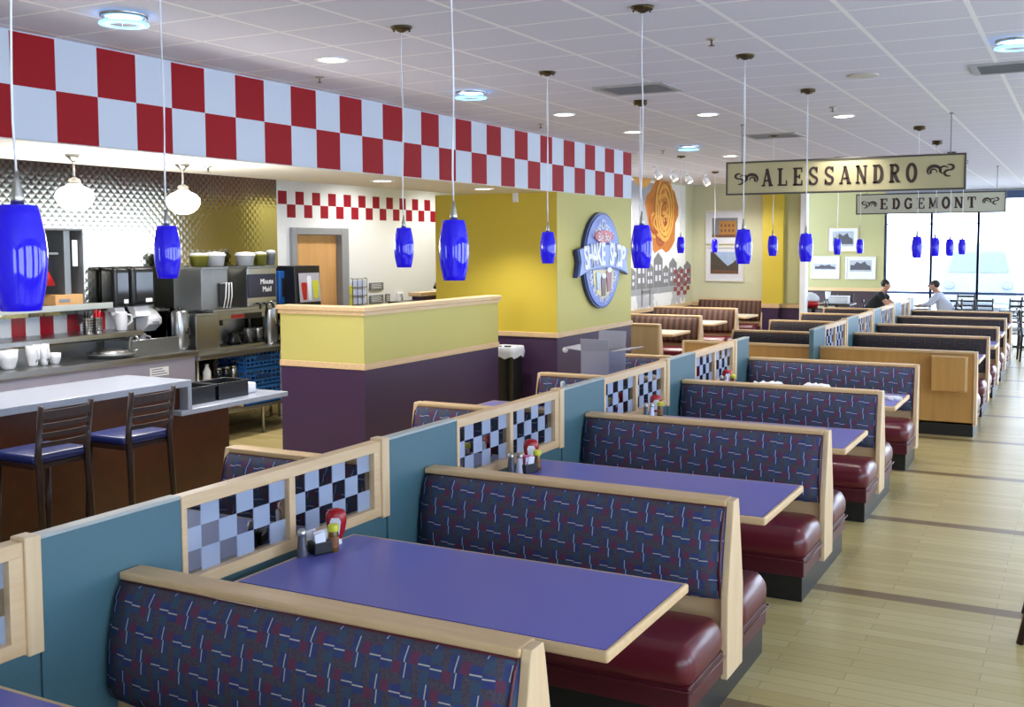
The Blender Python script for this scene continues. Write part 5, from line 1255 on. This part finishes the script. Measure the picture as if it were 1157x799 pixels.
dm = thing('cake_dome', 'clear plastic dome on the farther half wall', 'dome', (-7.40, (-7.400, 11.730, 1.457)[1], (-7.400, 11.125, 1.488)[2])); MB().lathe([(0, 0), (.12, 0), (.12, .02), (0, .022)], n=28).build('plate', M['paper'], dm)
MB().lathe([(.11, .022), (.108, .06), (.085, .10), (.04, .12), (0, .124)], n=28).build('cover', M['glass'], dm); MB().ell((0, 0, .135), .012, .012, .014, 10, 6).build('knob', M['iron'], dm)
# waste bin with white liner
tb_ = (-6.802, 12.358, 0.000); tr_ = thing('waste_bin', 'black waste bin with a white liner behind the half wall end', 'waste bin', ((-6.019, 10.980, 0.572)[0], 10.98, 0))
rad = .145; zt = (-6.017, 10.980, 0.869)[2]
def sq(r, n=24): return [(max(-1, min(1, 1.35*math.cos(2*math.pi*i/n)))*r, max(-1, min(1, 1.35*math.sin(2*math.pi*i/n)))*r) for i in range(n)]
rg_ = [[(x*k, y*k, z) for x, y in sq(rad)] for k, z in ((.86, 0), (.88, .02), (1.0, zt-.05), (1.04, zt-.04), (1.04, zt), (.95, zt), (.85, .05))]
MB().rings(rg_).build('body', M['black'], tr_)
ln = MB(); rr = []
for z, k in ((zt-.115, 1.08), (zt-.06, 1.12), (zt+.004, 1.1), (zt+.012, 1.04), (zt+.002, .96), (zt-.10, .9)):
    rr.append([(x*k*(1+.03*math.sin(i*2.3+z*40)), y*k*(1+.03*math.cos(i*1.7)), z+(.018*math.sin(i*1.9) if k == 1.08 else 0)) for i, (x, y) in enumerate(sq(rad))])
ln.rings(rr, cap=False).build('liner', M['liner'], tr_)

# ------------------------------------------------------------------ far dining area
def dining_chair(label, loc, rz, g='black ladder-back dining chairs'):
    t = thing('dining_chair', label, 'chair', loc, rz, g)        # sitter faces +x
    B(-.2, .2, -.2, .2, .44, .475, .012, seg=2).build('seat', M['chair'], t)
    for y in (-.18, .18):
        MB().tube([(-.22, y, 0), (-.19, y, .45), (-.25, y, .92)], [.016, .018, .015], 8).build('back_leg', M['chair'], t)
        MB().tube([(.19, y, 0), (.18, y, .44)], .016, 8).build('front_leg', M['chair'], t)
    for z in (.56, .66, .76, .87): MB().box(-.215-(z-.45)*.125-.007, -.215-(z-.45)*.125+.012, -.18, .18, z-.022, z+.022, .005).build('back_slat', M['chair'], t)
    MB().tube([(-.21, -.18, .2), (.185, -.18, .2)], .009, 6).tube([(-.21, .18, .2), (.185, .18, .2)], .009, 6).tube([(0, -.18, .2), (0, .18, .2)], .009, 6).build('stretcher', M['chair'], t)
    return t
M['table_dark'] = plain('dark_table_top', '#3a322e', .12)
def dining_table(label, loc, w, d, g='dark dining tables'):
    t = thing('dining_table', label, 'table', loc, group=g)
    B(-w/2, w/2, -d/2, d/2, .715, .75, .008).build('tabletop', M['table_dark'], t)
    p = MB().lathe([(.05, .03), (.045, .1), (.045, .68), (.1, .715)], n=16).build('pedestal', M['iron'], t)
    MB().box(-.3, .3, -.04, .04, 0, .03, .01).box(-.04, .04, -.3, .3, 0, .03, .01).build('foot', M['iron'], p)
    return t
MT = (-3.12, 23.15)
t0 = dining_table('dark table between the two seated men', (MT[0], MT[1], 0), .75, .8)
td = dup(t0, (-2.05, 25.0, 0), label='dark table before the windows, behind the empty chairs beside the man in pale shirt')
dup(t0, (-1.05, 23.2, 0), label='dark table before the windows, toward the right edge of the photo')
dup(t0, (-4.85, 24.2, 0), label='dark table under the lower left far picture, with a white box on it')
dup(t0, (-5.0, 22.6, 0), label='dark table by the white wall end, carrying the red bag')
dup(t0, (-.15, 20.9, 0), label='dark table at the right edge of the photo, past the last dark booths')
mc = dining_chair('black chair under the man in the black shirt', (-3.80, 23.1, 0), 0)
dup(mc, (-2.46, 23.15, 0), math.pi, 'black chair under the man in the pale shirt')
cs = ['black chair right behind the man in the pale shirt', 'black chair past the small table, its back to the window, beside the pale-shirted man',
      'black chair before the window, left of the rightmost window post', 'black chair at the left end of the table nearest the right edge',
      'black chair at the right edge of the photo, back to the window', 'black chair behind the table nearest the right edge, turned to the left']
pos = [(-2.40, 24.1, R(95)), (-2.31, 25.75, R(-90)), (-1.80, 24.35, R(90)), (-1.64, 23.3, 0), (-1.12, 24.0, R(-90)), (-1.36, 25.2, R(180))]
for l, (x, y, a) in zip(cs, pos): dup(mc, (x, y, 0), a, l)
dup(mc, (-.72, 20.6, 0), R(10), 'black chair past the end of the last dark booth')
dup(mc, (-4.85, 25.0, 0), R(-90), 'black chair against the purple wainscot, under the far pictures')
dup(mc, (-4.15, 24.2, 0), R(180), 'black chair left of the man in the black shirt')
# things on the far tables
rb = thing('shopping_bag', 'white bag with a red base on the far left dining table', 'bag', (-5.05, 22.45, .751))
MB().lathe([(0, .12), (.16, .12), (.18, .17), (.16, .23), (.11, .28), (.05, .31), (0, .31)], n=18, sx=1.2, sy=.8).build('white_bag', M['white'], rb)
MB().lathe([(0, 0), (.14, 0), (.17, .06), (.17, .13), (0, .13)], n=18, sx=1.2, sy=.8).build('red_base', M['red'], rb)
wb_ = thing('takeaway_box', 'white box on the dark table under the lower left far picture', 'box', (-4.75, 24.1, .751)); B(-.2, .2, -.12, .12, 0, .15, .01).build('body', M['paper'], wb_); B(-.205, .205, -.125, .125, .14, .17, .008).build('lid', M['white'], wb_)
cp_ = thing('paper_cup', 'white cup standing behind the white box under the far pictures', 'cup', (-5.05, 24.3, .751)); MB().lathe([(0, 0), (.045, 0), (.06, .24), (.052, .24), (.04, .01), (0, .01)], n=18).build('body', M['paper'], cp_); MB().lathe([(.062, .235), (.062, .25), (0, .255)], n=18).build('lid', M['white'], cp_)
gl2 = thing('water_glass', 'glass of water on the dark table nearest the bag', 'glass', (-4.78, 22.8, .751)); MB().lathe([(0, 0), (.035, 0), (.045, .16), (.04, .16), (.032, .008), (0, .008)], n=18).build('body', M['glass'], gl2); MB().lathe([(0, .01), (.033, .01), (.038, .1), (0, .1)], n=18).build('water', M['salt'], gl2)

# ------------------------------------------------------------------ the two seated men
def skin_mesh(name, verts, edges, radii, mat, parent, sub=2, root=0):
    me = bpy.data.meshes.new(name); me.from_pydata(verts, edges, []); o = bpy.data.objects.new(name, me); COL.objects.link(o)
    m1 = o.modifiers.new('skin', 'SKIN'); m1.use_smooth_shade = True
    for i, r_ in enumerate(radii):
        sv = me.skin_vertices[0].data[i]; sv.radius = (r_, r_) if not isinstance(r_, tuple) else r_; sv.use_root = (i == root)
    m2 = o.modifiers.new('sub', 'SUBSURF'); m2.levels = sub; m2.render_levels = sub
    bpy.context.view_layer.update()
    me2 = bpy.data.meshes.new_from_object(o.evaluated_get(bpy.context.evaluated_depsgraph_get()))
    me2.name = name; o.modifiers.clear(); o.data = me2; bpy.data.meshes.remove(me)
    me2.materials.clear(); me2.materials.append(M[mat])
    for p in me2.polygons: p.use_smooth = True
    o.parent = parent; return o
def seated_man(label, loc, rz, shirt, sleeves_long, lean, bald):
    """faces +x, seated; origin on the floor under the hips"""
    t = thing('person', label, 'person', loc, rz)
    L_ = lean
    pel = (0, 0, .53); wai = (.02+.10*L_, 0, .70); che = (.05+.35*L_, 0, .90); nec = (.07+.50*L_, 0, 1.05); hb = (.10+.56*L_, 0, 1.11); hd = (.13+.60*L_, 0, 1.19)
    v = [pel, wai, che, nec, hb, hd, (hd[0]+.0, 0, hd[2]+.06)]; e = [(0,1), (1,2), (2,3), (3,4), (4,5), (5,6)]
    r = [(.12,.11), (.11,.10), (.11,.11), (.062,.062), (.058,.062), (.088,.10), (.078,.09)]
    hands = []
    for s in (-1, 1):
        b = len(v); sh = (che[0]+.06, s*.17, 1.02-.02*L_); el = (che[0]+.22, s*.24, .83); wr = (che[0]+.41, s*.13, .795); hn = (che[0]+.48, s*.10, .785)
        v += [sh, el, wr, hn]; e += [(2, b), (b, b+1), (b+1, b+2), (b+2, b+3)]; r += [.062, .046, .03, (.036, .022)]; hands.append((wr, hn, s))
        b = len(v); hp = (.03, s*.10, .53); kn = (.44, s*.13, .52); an = (.42, s*.13, .10); to = (.57, s*.14, .045)
        v += [hp, kn, an, to]; e += [(0, b), (b, b+1), (b+1, b+2), (b+2, b+3)]; r += [.09, .065, .042, .04]
    # fingers rooted in the palm
    for (wr, hn, s) in hands:
        hb_ = [i for i, q in enumerate(v) if q == hn][0]
        for k in range(4):
            b = len(v); dy = (k-1.5)*.018
            ln_ = (.075, .085, .08, .062)[k]; v += [(hn[0]+.035, hn[1]+dy, hn[2]+.004), (hn[0]+.035+ln_*.5, hn[1]+dy*1.1, hn[2]+.004), (hn[0]+.03+ln_, hn[1]+dy*1.1, hn[2]-.010)]; e += [(hb_, b), (b, b+1), (b+1, b+2)]; r += [.010, .009, .008]
        b = len(v); v += [(hn[0]-.005, hn[1]-s*.04, hn[2]+.002), (hn[0]+.03, hn[1]-s*.058, hn[2]-.004)]; e += [(hb_, b), (b, b+1)]; r += [.011, .009]
    skin_mesh('body', v, e, r, 'skin', t)
    # face
    fx, fz = hd[0], hd[2]+.02
    f = MB()
    f.ell((fx+.104, 0, fz-.008), .018, .014, .026, 10, 8)                 # nose
    for s in (-1, 1): f.ell((fx-.005, s*.086, fz), .022, .010, .032, 10, 8)  # ears
    f.build('face_feature', M['skin'], t)
    ey = MB()
    for s in (-1, 1): ey.ell((fx+.088, s*.034, fz+.022), .009, .014, .008, 8, 6)
    ey.ell((fx+.088, 0, fz-.055), .008, .024, .006, 8, 6); ey.build('eyes_and_mouth', M['hair'], t)
    hr = MB().ell((fx-.034, 0, fz+.034), .094, .092, .088, 18, 12); hr.build('hair', M['hair'], t)
    # clothes
    vs = [pel, wai, che, (nec[0]-.005, 0, nec[2]-.015)]; es = [(0,1), (1,2), (2,3)]; rs = [(.19,.19), (.195,.195), (.205,.205), (.085,.085)]
    for s in (-1, 1):
        b = len(vs); sh = (che[0]+.06, s*.17, 1.02-.02*L_); el = (che[0]+.22, s*.24, .83); wr = (che[0]+.37, s*.145, .802)
        if sleeves_long: vs += [sh, el, wr]; es += [(2, b), (b, b+1), (b+1, b+2)]; rs += [.082, .064, .046]
        else: vs += [sh, (sh[0]+.12, sh[1]+s*.045, sh[2]-.11)]; es += [(2, b), (b, b+1)]; rs += [.082, .070]
    skin_mesh('shirt', vs, es, rs, shirt, t)
    vs = [(0, 0, .54)]; es = []; rs = [(.17, .13)]
    for s in (-1, 1):
        b = len(vs); vs += [(.03, s*.10, .535), (.44, s*.13, .525), (.42, s*.13, .14)]; es += [(0, b), (b, b+1), (b+1, b+2)]; rs += [.105, .08, .062]
    skin_mesh('trousers', vs, es, rs, 'trouser', t)
    sh_ = MB()
    for s in (-1, 1): sh_.box(.36, .63, s*.135-.045, s*.135+.045, 0, .085, .03, seg=3, smooth=True)
    sh_.build('shoe', M['black'], t)
    return t
m1 = (-3.719, 23.100, 1.232); m2 = (-2.712, 23.150, 1.243)
seated_man('man in a black short-sleeved shirt leaning over a table, facing right', (-3.93, 23.1, 0), R(0), 'shirt_black', False, .35, False)
seated_man('man in a pale blue long-sleeved shirt facing left before the windows', (-2.37, 23.15, 0), math.pi, 'shirt_pale', True, .30, False)

# dark wooden high chair just outside the right edge: only the foot of one splayed leg shows
p = (-0.195, 5.862, 0.000)
hc = thing('high_chair', 'dark wooden high chair, only the foot of one leg showing at the right edge', 'high chair', (p[0]+.30, p[1]+.26, 0))
for sx_ in (-1, 1):
    for sy_ in (-1, 1): MB().tube([(sx_*.30, sy_*.26, 0), (sx_*.155, sy_*.17, .72)], [.019, .016], 8).build('leg', M['stool'], hc)
B(-.17, .17, -.17, .17, .50, .53, .008).build('seat', M['stool'], hc)
mb = MB()
for z in (.60, .66, .71): mb.box(.15, .168, -.17, .17, z-.018, z+.018, .004)
mb.build('back_slat', M['stool'], hc); MB().tube([(-.26, -.235, .2), (-.26, .235, .2)], .011, 6).build('foot_rail', M['stool'], hc)

# parked van outside the window
van = thing('van', 'pale van parked outside, faint through the bright window', 'van', ((-2.680, 33.500, 1.043)[0], 33.5, -.02), 0)
M['van_paint'] = plain('white_car_paint', '#8a9096', .3); M['van_glass'] = plain('van_window', '#79838c', .2)
MB().prism([(-1.0, .3), (1.0, .3), (1.02, .9), (.98, 1.15), (.78, 2.0), (.7, 2.1), (-.7, 2.1), (-.78, 2.0), (-.98, 1.15), (-1.02, .9)], 'y', 0, 4.6, b=.05).build('bodywork', M['van_paint'], van)
MB().prism([(-.80, 1.25), (.80, 1.25), (.66, 1.82), (-.66, 1.82)], 'y', -.03, .02, b=.008).build('windscreen', M['van_glass'], van)
B(-1.0, 1.0, -.12, .05, .35, .6, .04).build('bumper', M['van_paint'], van)
for x in (-.78, .78):
    MB().ell((x, -.03, .85), .14, .06, .10, 14, 8).build('headlamp', M['van_glass'], van)
    for y in (.8, 3.7):
        w_ = MB().lathe([(.18, -.11), (.33, -.1), (.34, 0), (.33, .1), (.18, .11)], n=24); rotated(w_, Matrix.Translation((x*1.15, y, .34)) @ Matrix.Rotation(R(90), 4, 'Y')); w_.build('wheel', M['grey'], van)

# ------------------------------------------------------------------ light and camera
w = bpy.data.worlds.new('world'); SC.world = w; w.use_nodes = True
bg = w.node_tree.nodes['Background']; bg.inputs[0].default_value = (.68, .81, 1.0, 1); bg.inputs[1].default_value = 7.0
def spot(p, e, size=110, blend=.6, col=(1, .95, .88), r=.09, rot=(0, 0, 0), name='downlight_beam'):
    l = bpy.data.lights.new(name, 'SPOT'); l.energy = e; l.spot_size = R(size); l.spot_blend = blend; l.color = col; l.shadow_soft_size = r
    o = bpy.data.objects.new(name, l); COL.objects.link(o); o.location = p; o.rotation_euler = rot; return o
for p, _ in cans: spot((p[0], p[1], CZ-.03), 55)
for p, _ in rl: spot((p[0], p[1], CZ-.07), 45, col=(.85, .93, 1))
for x, y in ((-6.1, 8.5), (-6.0, 10.45), (-6.0, 10.4), (-6.1, 6.9), (-6.1, 3.4)): spot((x, y, 2.68), 50)
for x, y in ((-7.7, 5.0), (-7.7, 7.0), (-7.7, 9.0), (-7.8, 11.4), (-7.8, 13.4)): spot((x, y, CZ-.04), 110, 140)
for p in TP: spot((p[0]-.05, p[1], CZ-.16), 110, 90, rot=(0, R(-32), 0), name='spot_lamp_beam')
for x, y in ((-6.2, 20.6), (-6.6, 18.6), (-6.4, 17.0), (-6.3, 15.2)): spot((x, y, CZ-.04), 130, 150)
for x, y in ((-5.4, 24.5), (-4.6, 25.8), (-4.9, 16.5), (-2.9, 15.5), (-1.4, 9.0), (-1.4, 14.0), (-2.2, 18.0)): spot((x, y, CZ-.04), 50)
for p in ((-6.050, 4.914, 2.420), (-6.050, 5.901, 2.418)):
    l = bpy.data.lights.new('globe_light', 'POINT'); l.energy = 40; l.shadow_soft_size = .16; l.color = (1, .95, .9)
    o = bpy.data.objects.new('globe_light', l); COL.objects.link(o); o.location = (p[0], p[1], 2.15)
cam = bpy.data.cameras.new('camera'); co = bpy.data.objects.new('camera', cam); COL.objects.link(co)
cam.sensor_fit = 'HORIZONTAL'; cam.sensor_width = 36; cam.lens = 36*1204.04/1157
cam.shift_x = -(595.996-578.5)/1157; cam.shift_y = (358.74-399.5)/1157
cam.clip_start = .05; cam.clip_end = 200
co.matrix_world = Matrix(((0.886651, -0.027891, 0.461597, 0.046), (0.462421, 0.062088, -0.884484, -0.111), (-0.003991, 0.997681, 0.067948, 2.08), (0, 0, 0, 1)))
SC.camera = co
vs = SC.view_settings; vs.view_transform = 'Standard'; vs.look = 'None'; vs.gamma = 1; vs.use_curve_mapping = False; vs.exposure = 0.35
SC.cycles.use_denoising = True
try: SC.cycles.denoiser = 'OPENIMAGEDENOISE'
except Exception: pass
SC.cycles.max_bounces = 7; SC.cycles.diffuse_bounces = 4; SC.cycles.glossy_bounces = 3; SC.cycles.transparent_max_bounces = 12
SC.cycles.sample_clamp_indirect = 8; SC.cycles.caustics_reflective = False; SC.cycles.caustics_refractive = False
